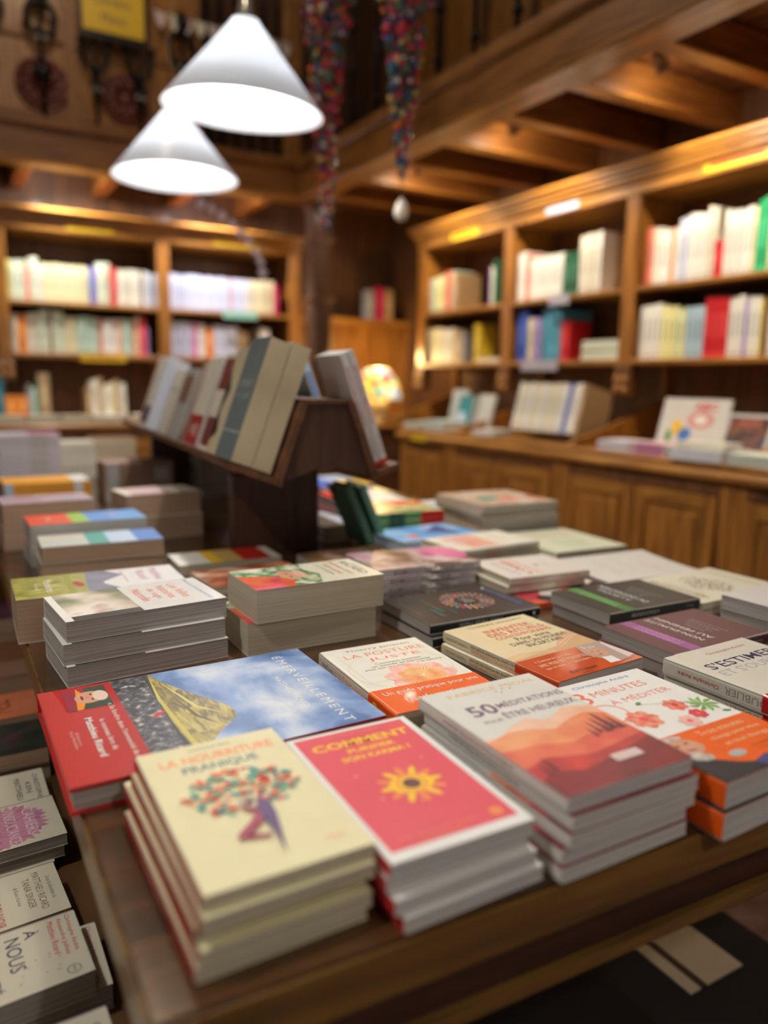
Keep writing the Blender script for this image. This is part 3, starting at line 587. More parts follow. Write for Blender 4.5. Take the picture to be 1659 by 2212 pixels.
# 3 grey white landscape book
f = Print(); G1 = ink('title_mauve', 110, 84, 104); A = .154 / .232
f.t('FABRICE MIDAL', .57, .93, .038, ink('ochre_title', 214, 184, 110), .78)
f.t('50', .27, .745, .105, G1, .22, bold=.02).t('MÉDITATIONS', .69, .755, .060, G1, .58, bold=.01).t('ÊTRE HEUREUX', .66, .655, .064, G1, .62, bold=.01).t('POUR', .24, .630, .026, G1, .15)
for x, y in ((.55, .885), (.62, .90), (.58, .868), (.68, .89)): f.e(x, y, .014, .007, GREY, .5, 8, A)
f.p([(0, 0.500), (.12, 0.490), (.3, 0.560), (.45, 0.590), (.55, 0.540), (.66, 0.560), (.8, 0.610), (1, 0.560), (1, 0.000), (0, 0.000)], blotch('wash_peach', [srgb(244, 206, 180), srgb(238, 176, 140)], 30, 3))
f.p([(0, 0.470), (.2, 0.510), (.36, 0.500), (.52, 0.450), (.7, 0.500), (.86, 0.520), (1, 0.470), (1, 0.000), (0, 0.000)], blotch('wash_orange', [srgb(240, 170, 120), srgb(226, 118, 84)], 24, 3))
f.p([(0, 0.380), (.24, 0.370), (.5, 0.320), (.74, 0.360), (1, 0.340), (1, 0.000), (0, 0.000)], blotch('wash_coral', [srgb(234, 128, 94), srgb(206, 78, 66)], 26, 3))
f.p([(0, 0.230), (.2, 0.270), (.5, 0.210), (.8, 0.240), (1, 0.260), (1, 0.000), (0, 0.000)], blotch('wash_red', [srgb(204, 64, 62), srgb(150, 44, 48)], 26, 3))
f.p([(0, 0.128), (.12, 0.176), (.3, 0.128), (.62, 0.160), (1, 0.224), (1, 0.000), (0, 0.000)], blotch('wash_maroon', [srgb(140, 40, 46), srgb(104, 30, 40)], 30, 3))
DT = ink('fir', 96, 40, 48)
for x, y, s in ((.76, .33, 1.0), (.82, .32, 1.3), (.88, .33, 1.6), (.94, .32, 1.2), (.70, .31, .8), (.16, .17, 1.0), (.10, .15, .8)):
    for q in range(4): f.p([(x - .028 * s * (1 - q * .2), y + q * .022 * s), (x + .028 * s * (1 - q * .2), y + q * .022 * s), (x, y + (q + 1.6) * .024 * s)], DT)
f.r(.56, .115, .78, .165, ink('plaque', 232, 214, 206)).t('ÉDITIONS', .67, .140, .018, MAROON, .17)
sp = Print().t('50 MÉDITATIONS POUR ÊTRE HEUREUX', .55, .5, .4, G1)
b = PB(.150, .226, .0138, mat('stone_cover', srgb(222, 220, 210), .42), P_WHITE, f, sp)
pile(b, 5, .4905, .529, T0, .0138, -.005, 'white and orange mountain landscape book', offs=[(0, 0, 0), (.003, -.006, -.01), (-.001, -.007, .0), (-.006, -.003, .0), (-.008, -.006, .0)])
# 4 floral book with orange band
f = Print(); A = .15 / .235; CT = ink('coral_title', 232, 116, 92)
f.t('Christophe André', .50, .945, .032, BLUE, .60).t('3', .13, .84, .13, CT, .13).t('MINUTES', .53, .85, .056, CT, .57, bold=-.005).t('À MÉDITER', .58, .745, .056, CT, .62, bold=-.005)
f.ring(.14, .66, .13, .012, CT, A)
wc = blotch('petal_coral', [srgb(240, 150, 130), srgb(222, 70, 60)], 90, 3); wg = blotch('petal_green', [srgb(150, 196, 90), srgb(90, 150, 60)], 90, 3)
def flower(x, y, s, m, c=None):
    for k in range(7): f.e(x + s * .6 * math.cos(k * .9), y + s * .6 * math.sin(k * .9) * A, s * .55, s * .42, m, k * .9, 10, A)
    f.e(x, y, s * .3, s * .3, c or CORAL, 0, 10, A)
flower(.67, .585, .085, wc, RED); flower(.27, .545, .12, blotch('pomegranate', [srgb(244, 170, 140), srgb(220, 90, 70)], 120, 3), PINK); flower(.70, .47, .065, ink('rose', 214, 60, 74)); flower(.54, .435, .075, ink('shell', 244, 184, 168), PINK)
for a in range(9): f.p([(.87, .53), (.87 + .13 * math.cos(a * .7 + .2), .53 + .13 * math.sin(a * .7 + .2) * A), (.87 + .09 * math.cos(a * .7 + .6), .53 + .09 * math.sin(a * .7 + .6) * A)], wg)
for k in range(10): f.e(.45 + .035 * k, .66 - .0085 * k, .020, .004, ink('stem', 170, 190, 150), -.3, 6, A)
f.e(.44, .675, .03, .018, GREEN, .3, 10, A).e(.93, .43, .035, .014, GREEN, -.4, 10, A)
bf = Print(); FG = blotch('beard_grey', [srgb(220, 214, 206), srgb(150, 140, 134)], 200, 3)
bf.p([(0, .9), (.0, .0), (.62, 0), (.46, .10), (.32, .22), (.16, .42), (.04, .9)], ink('dark_jacket', 30, 30, 38)).p([(.40, .16), (.56, .22), (.74, .12), (.70, 0), (.45, 0)], ink('jacket_navy', 60, 60, 110))
bf.e(.15, .74, .155, .12, SKIN, -.5, 18, .15 / .10).e(.14, .50, .10, .06, FG, -.6, 16, .15 / .10).e(.14, .93, .12, .03, FG, -.1, 12, 1.5).e(.12, .77, .022, .010, BLACK, -.2, 10, 1.5).e(.21, .78, .022, .010, BLACK, -.2, 10, 1.5).e(.17, .64, .045, .012, ink('lip', 150, 70, 64), -.2, 10, 1.5)
bf.t('Trois minutes', .62, .86, .10, ink('band_text', 250, 206, 160), .46).t('change pour vous', .66, .70, .10, MATS['ink_band_text'], .5).t('et tout change', .66, .55, .10, MATS['ink_band_text'], .44).e(.40, .36, .075, .045, SILVER, 0, 18, 1.5).t('le nouveau livre', .76, .40, .05, BROWN, .35).t('de Christophe André', .76, .31, .05, BROWN, .35)
OB = mat('band_orange', srgb(232, 92, 8), .34, coat=.05)
bs = Print().e(.55, .5, .10, .09, ink('band_blue', 66, 60, 130), 0, 14, .10 / .026)
sp = Print().t('3 MINUTES À MÉDITER', .7, .5, .45, CT)
b = PB(.15, .235, .026, mat('white_cover', srgb(240, 238, 232), .35), P_WHITE, f, sp, (.0, .088, OB, bf, bs))
pile(b, 2, .6535, .508, T0, .026, .01, 'white floral book with a wide orange photo band', offs=[(0, 0, 0), (-.006, -.003, .01)])
# 5 flower and posture book
f = Print(); A = .155 / .225; OT = ink('orange_title', 236, 100, 62)
f.t('Thierry Janssen', .54, .93, .038, ink('serif_grey', 84, 84, 88), .66).t('LA POSTURE', .55, .842, .058, OT, .80, bold=-.008).t('JUSTE', .58, .745, .058, OT, .52, bold=-.008)
for k, (s, w_) in enumerate((('Comment inventer', .46), ('un monde en harmonie', .58), ('avec soi, les autres et la nature', .76))): f.t(s, .56, .675 - k * .036, .026, MATS['ink_serif_grey'], w_)
LNE = ink('hairline', 206, 202, 190)
f.ring(.5, .56, .46, .003, LNE, A * .9, 48)
for x0, y0, x1, y1 in ((.10, .42, .90, .422), (.10, .88, .90, .882), (.10, .42, .103, .88), (.897, .42, .90, .88)): f.r(x0, y0, x1, y1, LNE)
pt = blotch('petal_pale', [srgb(250, 214, 204), srgb(240, 160, 140)], 70, 3); pc = blotch('petal_core', [srgb(250, 214, 150), srgb(240, 150, 90)], 60, 3)
for k in range(9): f.e(.58 + .20 * math.cos(k * .698), .40 + .20 * math.sin(k * .698) * A, .13, .10, pt, k * .698, 14, A)
for k in range(8): f.e(.58 + .10 * math.cos(k * .785 + .3), .40 + .10 * math.sin(k * .785 + .3) * A, .12, .09, pc, k * .785, 14, A)
for k in range(36): a = k * PI / 18; f.p([(.58 + .03 * math.cos(a), .40 + .03 * math.sin(a) * A), (.58 + .19 * math.cos(a + .012), .40 + .19 * math.sin(a + .012) * A), (.58 + .19 * math.cos(a - .012), .40 + .19 * math.sin(a - .012) * A)], OT)
f.e(.58, .40, .014, .014, WHITE, 0, 10, A)
bf = Print().t('Un guide pratique pour une', .52, .76, .19, WHITE, .88).t('transformation', .46, .42, .19, WHITE, .54)
bs = Print().e(.75, .5, .10, .09, YELL, 0, 14, 3.4)
sp = Print().t('LA POSTURE JUSTE', .54, .5, .62, OT, .44, bold=-.01).t('Thierry Janssen', .86, .5, .40, MATS['ink_serif_grey'], .18)
b = PB(.155, .225, .024, mat('soft_white_cover', srgb(238, 234, 218), .35), P_CREAM, f, sp, (.0, .070, OB, bf, bs))
pile(b, 1, .506, .812, T0, .024, -.035, 'white book with an orange flower and orange paper band')
# 6 beige rituals book
f = Print(); A = .165 / .233; RT = ink('red_title', 204, 64, 44)
f.p([(0, .42), (.2, .44), (.42, .40), (.6, .42), (.8, .56), (1, .60), (1, 0), (0, 0)], blotch('sand_wash', [srgb(226, 196, 150), srgb(214, 160, 120)], 20, 2)).p([(0, .36), (.3, .38), (.6, .33), (.8, .47), (1, .50), (1, 0), (0, 0)], ink('sand', 206, 166, 120))
for k in range(5): f.p([(.45, .34 + k * .004), (.7, .42 + k * .03), (1, .52 + k * .022), (1, .524 + k * .022), (.7, .424 + k * .03)], ink('wave_line', 238, 222, 190))
f.t('THIERRY JANSSEN', .56, .945, .034, ink('serif_brown', 120, 106, 88), .66).t('INVENTER', .57, .835, .055, RT, .56, bold=.005).t('DES RITUELS', .59, .765, .055, RT, .66, bold=.005).t('CONTEMPORAINS', .59, .698, .046, RT, .66).t('Pour vivre', .61, .635, .055, BLACK, .40).t('DANS UN MONDE', .60, .570, .045, BLACK, .66).t('INCERTAIN', .59, .512, .045, BLACK, .42)
BR_ = mat('band_rust', srgb(204, 72, 26), .16, coat=.6)
bf = Print(); bf.p([(.70, 1), (1, 1), (1, .3), (.92, .12), (.74, .10), (.62, .6)], ink('suit', 176, 150, 140)).p([(.90, .15), (1, .2), (1, .95), (.96, .9)], ink('suit_light', 226, 206, 196)).e(.76, .66, .12, .085, SKIN, -1.1, 20, .165 / .078).e(.77, .88, .09, .035, FG, -.3, 12, 2.1).e(.73, .66, .012, .008, BLACK, 0, 8, 2.1).e(.79, .63, .012, .008, BLACK, 0, 8, 2.1).e(.75, .50, .03, .007, MAROON, .2, 8, 2.1).p([(.70, .40), (.80, .36), (.78, .10), (.66, .12)], WHITE)
bt = MATS['ink_band_text']
bf.t('« J’aimerais partager', .34, .80, .105, bt, .44).t('avec vous une ressource', .36, .64, .105, bt, .52).t('qui m’aide au quotidien. »', .38, .48, .105, bt, .56).t('GUY Trédaniel', .36, .17, .10, BLACK, .30).t('ÉDITEUR', .36, .06, .04, BLACK, .12)
sp = Print().t('INVENTER DES RITUELS CONTEMPORAINS', .5, .70, .28, RT, .45).t('Pour vivre DANS UN MONDE INCERTAIN', .5, .32, .28, BLACK, .45).t('THIERRY JANSSEN', .86, .5, .36, MATS['ink_serif_brown'], .2)
b = PB(.165, .233, .0155, mat('beige_cover', srgb(232, 214, 170), .3, coat=.2), P_WHITE, f, sp, (.0, .078, BR_, bf, None))
pile(b, 2, .719, .797, T0, .0155, .075, 'beige book with a rust band and portrait', offs=[(0, 0, 0), (-.006, -.006, .01)])
# 7, 8 charcoal and plum books of one series
def series_book(cov, bandm, t1, t2, sub, W, L, T, tcol, nm):
    f = Print().r(0, .72, 1, .83, bandm)
    f.t('ENSEIGNEMENTS', .52, .795, .030, tcol, .62).t('CONTEMPORAINS', .52, .748, .030, tcol, .62)
    f.t(t1, .56, .585, .056, WHITE, .54 if len(t1) < 11 else .78, bold=.01).t(t2, .55, .490, .056, WHITE, .78, bold=.01)
    for k, s in enumerate(sub): f.t(s, .5, .405 - k * .048, .026, SILVER, .25 + .09 * k if k < 4 else .5)
    sp = Print().t(nm, .62, .5, .34, WHITE, .30).t('Édition', .12, .5, .2, SILVER, .08)
    return PB(W, L, T, cov, P_GREY, f, sp)
b = series_book(mat('charcoal_cover', srgb(52, 52, 50), .3), mat('band_green', srgb(70, 124, 56), .45), 'À L’ÉCOLE', 'DU DZOGCHEN', ['ET LE', 'LONG TCHEN', 'TULKOU ÉCRIT', 'SUIVI DE TEXTES'], .143, .208, .0205, ink('pale_green', 150, 206, 130), 'À L’ÉCOLE DU DZOGCHEN')
pile(b, 2, 1.003, .901, T0, .0205, R90 - .03, 'charcoal book with a green stripe', offs=[(0, 0, 0), (.004, -.002, .0)])
b = series_book(mat('plum_cover', srgb(100, 62, 66), .35), mat('band_orchid', srgb(156, 92, 144), .45), 'NON-DUALITÉ', 'AU FÉMININ', ['ENTRETIENS', 'DE LA JOIE', 'ANTHOLOGIE', 'SUIVI DE POÈMES'], .135, .208, .0195, ink('pale_orchid', 214, 160, 204), 'NON-DUALITÉ AU FÉMININ')
pile(b, 2, .945, .728, T0, .0195, R90 + .0, 'plum book with an orchid pink stripe')
# 9 off-white book with a red band
f = Print().t('Christophe André', .60, .905, .036, ink('dull_red', 196, 84, 80), .48).t('S’ESTIMER', .54, .765, .080, NAVY, .84, bold=.012).t('ET S’OUBLIER', .54, .665, .068, ink('soft_grey', 176, 172, 188), .86)
sp = Print().t('Christophe André', .76, .48, .32, ink('dull_red2', 170, 50, 44), .27, bold=.01).t('S’OUBLIER', .44, .5, .42, ink('spine_grey', 140, 134, 130), .30)
bs = Print().t('S’ESTIMER', .55, .5, .5, WHITE, .7)
b = PB(.17, .222, .0225, mat('offwhite_cover', srgb(222, 216, 198), .38), P_WHITE, f, sp, (.0, .082, mat('band_red', srgb(196, 30, 34), .25, coat=.3), Print().t('CHRISTOPHE ANDRÉ', .5, .5, .2, WHITE), bs))
pile(b, 2, .891, .540, T0, .0225, .03, 'thick off-white book with navy title and red band', offs=[(0, 0, 0), (.006, .001, .0)])
# 10 black book with a ring of coloured petals
f = Print(); A = .157 / .218; PC = [ink('p1', 240, 150, 120), ink('p2', 214, 84, 110), ink('p3', 240, 200, 130), ink('p4', 110, 180, 180), ink('p5', 236, 190, 196)]
for rr_, n_ in ((.17, 18), (.225, 22), (.28, 26)):
    for k in range(n_): a = 2 * PI * k / n_; f.e(.54 + rr_ * math.cos(a), .41 + rr_ * math.sin(a) * A, .026, .013, PC[(k * 3 + n_) % 5], a, 8, A)
for k, s in enumerate(('Qui est', 'cet être', 'que nous', 'sommes ?')): f.t(s, .54, .445 - k * .024, .018, WHITE, .15)
f.t('Aimer', .30, .80, .055, ink('jade', 70, 140, 130), .26).t('pour vivre', .54, .74, .050, MATS['ink_jade'], .44).t('Vivre', .30, .68, .05, ink('petrol', 40, 100, 130), .22).t('Thich Nhat Hanh', .5, .09, .050, BLUE, .70).t('préface de l’auteur', .5, .93, .014, SILVER, .5).e(.86, .09, .02, .02, WHITE, 0, 10, A)
sp = Print().t('Thich Nhat Hanh', .55, .5, .45, SILVER, .40).r(.05, .35, .07, .65, WHITE)
b = PB(.157, .218, .0165, mat('ink_black_cover', srgb(26, 28, 34), .28), P_GREY, f, sp)
pile(b, 2, .732, 1.012, T0, .0165, R90 - .005, 'black book with a ring of coloured petals', offs=[(0, 0, 0), (-.004, -.010, .02)])
# 11 karma stack
f = Print().r(0, 0, 1, 1, blotch('karma_photo', [srgb(60, 44, 44), srgb(160, 120, 104), srgb(220, 200, 196), srgb(200, 84, 150)], 9, 3, lo=.36, hi=.64)).t('KARMA', .14, .5, .10, ink('karma_title', 220, 210, 196), .7, rot=0).e(.6, .12, .34, .2, blotch('rose_skin', [srgb(210, 90, 150), srgb(230, 130, 160)], 12, 2), .2, 20, .7)
sp = Print().t('LE KARMA, UNE LOI D’AMOUR', .56, .5, .52, BLACK, .58, bold=.01).t('LANORE', .12, .5, .3, DGREY, .10)
b = PB(.15, .222, .0145, mat('lilac_white_cover', srgb(214, 208, 208), .35), P_GREY, f, sp)
pile(b, 4, .782, 1.243, T0, .0145, R90 - .08, 'paperback with a pink portrait and lettered spine', offs=[(0, 0, 0), (-.010, -.002, .02), (-.014, -.004, .02), (-.010, 0, .02)], place='of the fanned pile')
# 12 red-titled white book, on an orange chequered one
f = Print().t('LENOIR', .5, .80, .055, GREY, .70).t('L’ÂME', .5, .67, .075, RED, .72, bold=.03).t('DU MONDE', .5, .55, .055, CORAL, .78).e(.5, .40, .03, .03, MAROON, 0, 10, .8).t('roman', .5, .28, .02, GREY, .2)
sp = Print().t('L’ÂME DU MONDE', .70, .5, .4, RED, .3).t('FRÉDÉRIC LENOIR', .25, .5, .34, DGREY, .26)
b = PB(.148, .186, .0145, mat('ivory_cover', srgb(230, 220, 206), .35), P_CREAM, f, sp)
pile(b, 2, .985, 1.135, T0 + .0145, .0145, R90 - .08, 'ivory book with bold red title lettering', offs=[(0, 0, 0), (-.008, .004, .03)])
f = Print().r(0, 0, 1, 1, blotch('cheque', [srgb(230, 84, 50), srgb(240, 226, 210), srgb(40, 36, 44), srgb(236, 120, 80), srgb(190, 60, 70)], 22, kind='cell'))
b = PB(.145, .215, .012, ORANGE, P_CREAM, f); pile(b, 1, 1.005, 1.075, T0, .012, R90 - .02, 'orange and black chequered book under the red-titled ivory pair')
# 13 white book with curling cover, 14 green-cream, 15 tree book, 16 right-edge pile
f = Print().t('Petit traité', .5, .72, .030, SILVER, .5).t('du silence', .5, .66, .030, SILVER, .4).t('MÉDITER', .4, .30, .036, ink('pale_rust', 226, 160, 136), .4).t('chaque jour', .5, .50, .025, SILVER, .3)
b = PB(.17, .255, .016, mat('matt_white_cover', srgb(228, 222, 210), .4), P_GREY, f, None, lift=.010)
pile(b, 1, 1.245, 1.118, T0, .016, R90 - .05, 'white book with its cover curling up, near the right table edge')
f = Print().t('LES PLANTES', .5, .70, .05, ink('pale_coral', 232, 150, 130), .6).t('QUI SOIGNENT', .5, .60, .05, MATS['ink_pale_coral'], .7).e(.5, .36, .24, .18, ink('pale_leaf', 206, 216, 180), .2, 20, .9).t('Guide', .5, .16, .03, GREEN, .3)
b = PB(.21, .235, .013, mat('green_cream_cover', srgb(226, 228, 196), .38), P_CREAM, f, None); pile(b, 2, 1.285, 1.368, T0, .013, -.06, 'pale green-cream book at the right table edge')
f = Print(); CL = [ink('c%d' % k, *c) for k, c in enumerate([(170, 120, 90), (120, 130, 90), (200, 170, 80), (110, 110, 150), (180, 90, 100), (80, 80, 70)])]
for k in range(150): a = rnd.uniform(0, 2 * PI); q = math.sqrt(rnd.random()); f.e(.5 + .33 * q * math.cos(a), .52 + .17 * q * math.sin(a), .018, .008, CL[k % 6], rnd.uniform(0, 3), 6, .7)
f.t('ABHIDHARMA', .5, .84, .055, ink('moss_title', 150, 140, 96), .76).t('Deepak Chopra', .5, .16, .05, ink('moss_title2', 170, 160, 120), .7).t('la voie des causes', .5, .76, .02, GREY, .5)
b = PB(.165, .245, .014, mat('straw_cover', srgb(232, 226, 200), .38), P_CREAM, f, Print().t('ABHIDHARMA', .6, .5, .6, OLIVE, .3)); pile(b, 2, 1.24, .918, T0, .014, R90 + .03, 'cream book with a mosaic tree printed on it')
f = Print().t('POUVOIR', .5, .62, .05, GREY, .5).t('suprême', .5, .53, .04, BROWN, .36).t('illustré', .5, .42, .04, GREY, .4)
b = PB(.19, .24, .024, mat('pearl_cover', srgb(228, 222, 216), .35), P_GREY, f, None); pile(b, 2, 1.262, .722, T0, .024, R90 + .06, 'thick pearl white book at the right edge, beside the tree book', offs=[(0, 0, 0), (.003, .002, .01)])
# 17 pinkish small book, 18 sky blue, 19 brown magazine pile, 20 multicolour with orange band, 21 red and white, 22 blue ones
f = Print().r(.1, .45, .9, .8, blotch('peach_bloom', [srgb(240, 206, 180), srgb(232, 150, 120), srgb(214, 200, 210)], 16, 3)).t('VIVRE LIBRE', .5, .86, .05, CORAL, .7).t('et serein', .5, .3, .04, CORAL, .5)
b = PB(.147, .228, .014, IVORY, P_CREAM, f, Print().t('VIVRE LIBRE', .6, .5, .4, CORAL)); pile(b, 3, 1.055, 1.383, T0, .014, R90 + .06, 'ivory book with a peach picture, behind the red-titled one')
f = Print().r(0, 0, 1, 1, blotch('sky_print', [srgb(60, 130, 210), srgb(120, 180, 232), srgb(196, 220, 240)], 9, 3)).p([(.1, .2), (.5, .5), (.9, .15)], ink('deep_sea', 40, 70, 130)).e(.3, .75, .12, .1, CORAL, 0, 12, .7).t('BALI', .6, .75, .06, WHITE, .4)
b = PB(.15, .235, .018, PALEB, P_WHITE, f); pile(b, 2, 1.005, 1.545, T0, .018, R90 + .1, 'sky blue covered book behind the peach one')
f = Print().r(0, 0, 1, 1, blotch('kraft_art', [srgb(214, 190, 160), srgb(190, 150, 120), srgb(222, 206, 180), srgb(190, 90, 70)], 14, 3)).e(.35, .45, .16, .1, TEAL, .4, 12).e(.6, .4, .14, .08, CORAL, -.3, 12).t('YOGA', .5, .8, .07, IVORY, .5)
b = PB(.235, .235, .0155, mat('kraft_cover', srgb(206, 188, 160), .4), P_GREY, f); pile(b, 6, 1.285, 1.625, T0, .0155, -.06, 'sand coloured album with a teal motif', place='of the tall right pile', seed=8)
f = Print().r(0, 0, 1, 1, blotch('fruit', [srgb(60, 120, 70), srgb(226, 214, 120), srgb(230, 226, 200), srgb(196, 60, 50)], 18, 2, lo=.38, hi=.62)).r(.6, 0, .86, 1, ORANGE)
b = PB(.18, .235, .022, GREEN, P_WHITE, f, Print().r(0, 0, .3, 1, RED).r(.5, 0, .7, 1, DGREEN)); pile(b, 3, 1.025, 1.75, T0, .022, R90 - .05, 'colourful fruit pictured cookbook with an orange stripe', seed=9)
f = Print().r(.0, .0, .34, 1, mat('ink_red2', srgb(222, 50, 34), .4)).t('SANTÉ', .65, .6, .1, BLUE, .5)
b = PB(.20, .25, .018, WHITE, P_WHITE, f, Print().r(0, 0, 1, .4, NAVY)); pile(b, 3, 1.085, 2.02, T0, .018, -.04, 'white book with a broad red stripe, behind the cookbook', seed=10)
f = Print().r(0, 0, .5, 1, ink('cobalt', 70, 100, 190)).r(.5, 0, 1, .5, YELL)
b = PB(.20, .26, .02, PALEB, P_WHITE, f, Print().r(0, 0, 1, 1, NAVY)); pile(b, 3, 1.13, 2.34, T0, .02, .03, 'blue and white book at the back right table end', seed=11)
f = Print().r(.0, .4, 1, .7, PALEB); b = PB(.15, .21, .014, WHITE, P_WHITE, f); pile(b, 2, 1.30, 1.90, T0, .014, .1, 'white book with a pale blue stripe, behind the sand albums')
b = PB(.12, .19, .02, mat('ink_white2', srgb(226, 230, 240), .35), P_TAN, None); pile(b, 2, .845, 1.79, T0, .02, .15, 'white jacketed book against the rack post')
f = Print().r(.1, .2, .9, .8, blotch('brown_photo', [srgb(60, 40, 34), srgb(140, 100, 80), srgb(200, 180, 160)], 20, 3)); b = PB(.14, .20, .014, BROWN, P_GREY, f); pile(b, 2, .745, 1.425, T0, .014, R90 + .04, 'brown covered book beside the rack post foot', seed=12)
# 23 two green books leaning on the post
GB = blotch('green_cloth', [srgb(70, 108, 88), srgb(108, 150, 126)], 260, 3, .7)
for k, (x, lb_) in enumerate(((.832, 'green cloth bound book leaning nearest the rack post'), (.868, 'green cloth bound book leaning outward, right of its twin'))):
    b = make_book('cloth_book', .10, .155, .020, GB, P_CREAM, None, None, hard=True)
    b.rotation_euler = Euler((math.radians(90), math.radians(-18), 0), 'XYZ'); tag(b, lb_, 'book')
    b.rotation_euler = (Matrix.Rotation(math.radians(-24), 3, 'Y') @ Matrix.Rotation(math.radians(90), 3, 'X') @ Matrix.Rotation(math.radians(90), 3, 'Y')).to_euler()
    b.location = (x + .0, 1.622, T0 + .0805)

# ---- left part of the table
# big hardcover photo book
f = Print(); A = .248 / .337
f.r(0, 0, 1, 1, blotch('sky_photo', [srgb(84, 116, 166), srgb(132, 160, 204), srgb(188, 202, 224), srgb(226, 230, 236)], 9, 6, .32, (1, 1.3, 1), .25, .38, .66))
f.r(0, 0, 1, .375, blotch('pebbles', [srgb(50, 48, 50), srgb(84, 84, 90), srgb(110, 110, 116), srgb(214, 200, 170)], 120, 4, .32, lo=.42, hi=.70))
YM = blotch('yellow_ridge', [srgb(70, 62, 34), srgb(150, 130, 60), srgb(196, 180, 96)], 26, 6, .32, (1, 3, 1), 1.5, .35, .66)
f.p([(.0, .385), (.12, .41), (.28, .46), (.44, .52), (.56, .562), (.64, .568), (.70, .55), (.76, .50), (.84, .45), (.92, .41), (1, .385), (1, .35), (0, .36)], YM)
f.p([(0, .382), (0, .362), (1, .345), (1, .372), (.7, .36), (.35, .358)], ink('ridge_shadow', 54, 52, 56)).p([(.0, .382), (.35, .372), (.8, .385), (1, .405), (1, .380), (.8, .368), (.35, .360)], ink('ridge_line', 206, 190, 96)).p([(.1, .40), (.5, .47), (.66, .55), (.5, .455)], ink('ridge_light', 216, 200, 120)).p([(.3, .41), (.6, .45), (.74, .50), (.6, .435)], ink('ridge_dark', 96, 84, 44))
f.e(.50, .335, .014, .04, ink('tiny_monk', 206, 36, 50), .6, 8, A)
f.t('ÉMERVEILLEMENT', .52, .885, .046, WHITE, .90, sp=1.35).t('MATTHIEU RICARD', .54, .800, .024, WHITE, .40)
jk = Print(); jk.r(.04, .30, .30, .90, ink('photo_green', 44, 60, 40)).p([(.04, .30), (.04, .6), (.16, .62), (.22, .45), (.30, .40), (.30, .30)], ink('robe_red', 140, 30, 50)).p([(.04, .5), (.30, .42), (.30, .50), (.16, .62)], ink('robe_orange', 230, 140, 40))
jk.e(.165, .64, .072, .078, SKIN, .1, 24, .248 / .097).e(.165, .79, .064, .040, ink('scalp', 226, 196, 178), 0, 18, 2.55).e(.135, .67, .012, .006, BLACK, 0, 8, 2.5).e(.195, .67, .012, .006, BLACK, 0, 8, 2.5).e(.165, .61, .010, .014, ink('nose', 190, 130, 104), 0, 8, 2.5).e(.165, .54, .028, .008, MAROON, 0, 10, 2.5)
jk.t('« Se fondre dans l’immensité du ciel... »', .63, .86, .072, WHITE, .70).t('le nouveau livre de', .60, .66, .075, WHITE, .32).t('Matthieu Ricard', .60, .50, .095, WHITE, .40, bold=.02).t('Éditions', .60, .30, .04, ink('thin_white', 236, 190, 180), .13).t('de La Martinière', .60, .24, .04, MATS['ink_thin_white'], .18)
JR = mat('jacket_red', srgb(172, 24, 20), .36, coat=.05); JR2 = mat('case_red', srgb(190, 30, 24), .35)
b = make_book('hardcover_book', .248, .337, .026, JR2, P_GREY, f, None, (.0, .082, JR, jk, None), hard=True)
for c in b.children:
    if c.name.startswith('page'): c.name = 'page_block'
pile(b, 1, .243, .826, T0, .026, -R90 + .010, 'large landscape photo book of sky and mountain, wrapped in a red band', cat='book')
# Nasreddin stack
f = Print(); f.r(0, .0, 1, .46, blotch('blur_photo', [srgb(30, 34, 22), srgb(120, 130, 100), srgb(206, 190, 170), srgb(230, 220, 206), srgb(150, 60, 40)], 11, 2, .25, lo=.3, hi=.72)).r(0, 0, 1, .045, WHITE).r(.86, .05, 1, .46, ink('photo_dark', 38, 36, 24))
NC = ink('nas_title', 222, 110, 74)
for k, (s, w_) in enumerate((('Les folles', .58), ('histoires', .52), ('du sage', .42), ('Nasredin', .5))): f.t(s, .45, .80 - k * .085, .062, NC, w_)
f.t('MARZOUKI – MATTHIEU RICARD', .50, .915, .028, ink('pale_blue_type', 150, 186, 214), .86)
b = PB(.136, .222, .0285, mat('glossy_white_cover', srgb(240, 238, 232), .2, coat=.2), P_GREY, f, None)
nas = pile(b, 3, .223, 1.102, T0, .0285, -R90 + .09, 'white storybook with a blurred photo cover', offs=[(0, 0, 0), (-.004, -.006, -.02), (-.002, -.010, -.01)])
# Mémoires
f = Print(); f.r(0, 0, 1, .52, blotch('straw_photo', [srgb(90, 92, 30), srgb(150, 146, 56), srgb(200, 192, 110)], 60, 5, .3, (3, .6, 1))).r(0, .30, 1, .34, OLIVE).e(.55, .37, .14, .05, ink('monk_red', 170, 40, 60), .2, 14, .55).p([(0, .44), (1, .40), (1, .62), (.6, .50), (.3, .66), (0, .55)], blotch('mountain_photo', [srgb(80, 84, 96), srgb(150, 150, 180)], 12, 4))
f.t('Mémoires', .5, .20, .050, WHITE, .55).t('d’un moine', .5, .13, .018, WHITE, .3).t('Matthieu', .42, .86, .055, MAUVE, .6).t('Ricard', .42, .77, .055, MAUVE, .45).t('Carnets d’un moine errant', .4, .66, .018, ink('faint_rose', 206, 120, 150), .6)
b = PB(.137, .258, .068, mat('glossy_white2_cover', srgb(238, 236, 234), .3), P_TAN, f); pile(b, 1, .205, 1.292, T0, .068, -R90 - .02, 'very thick book with a straw coloured meadow cover, at the left table edge')
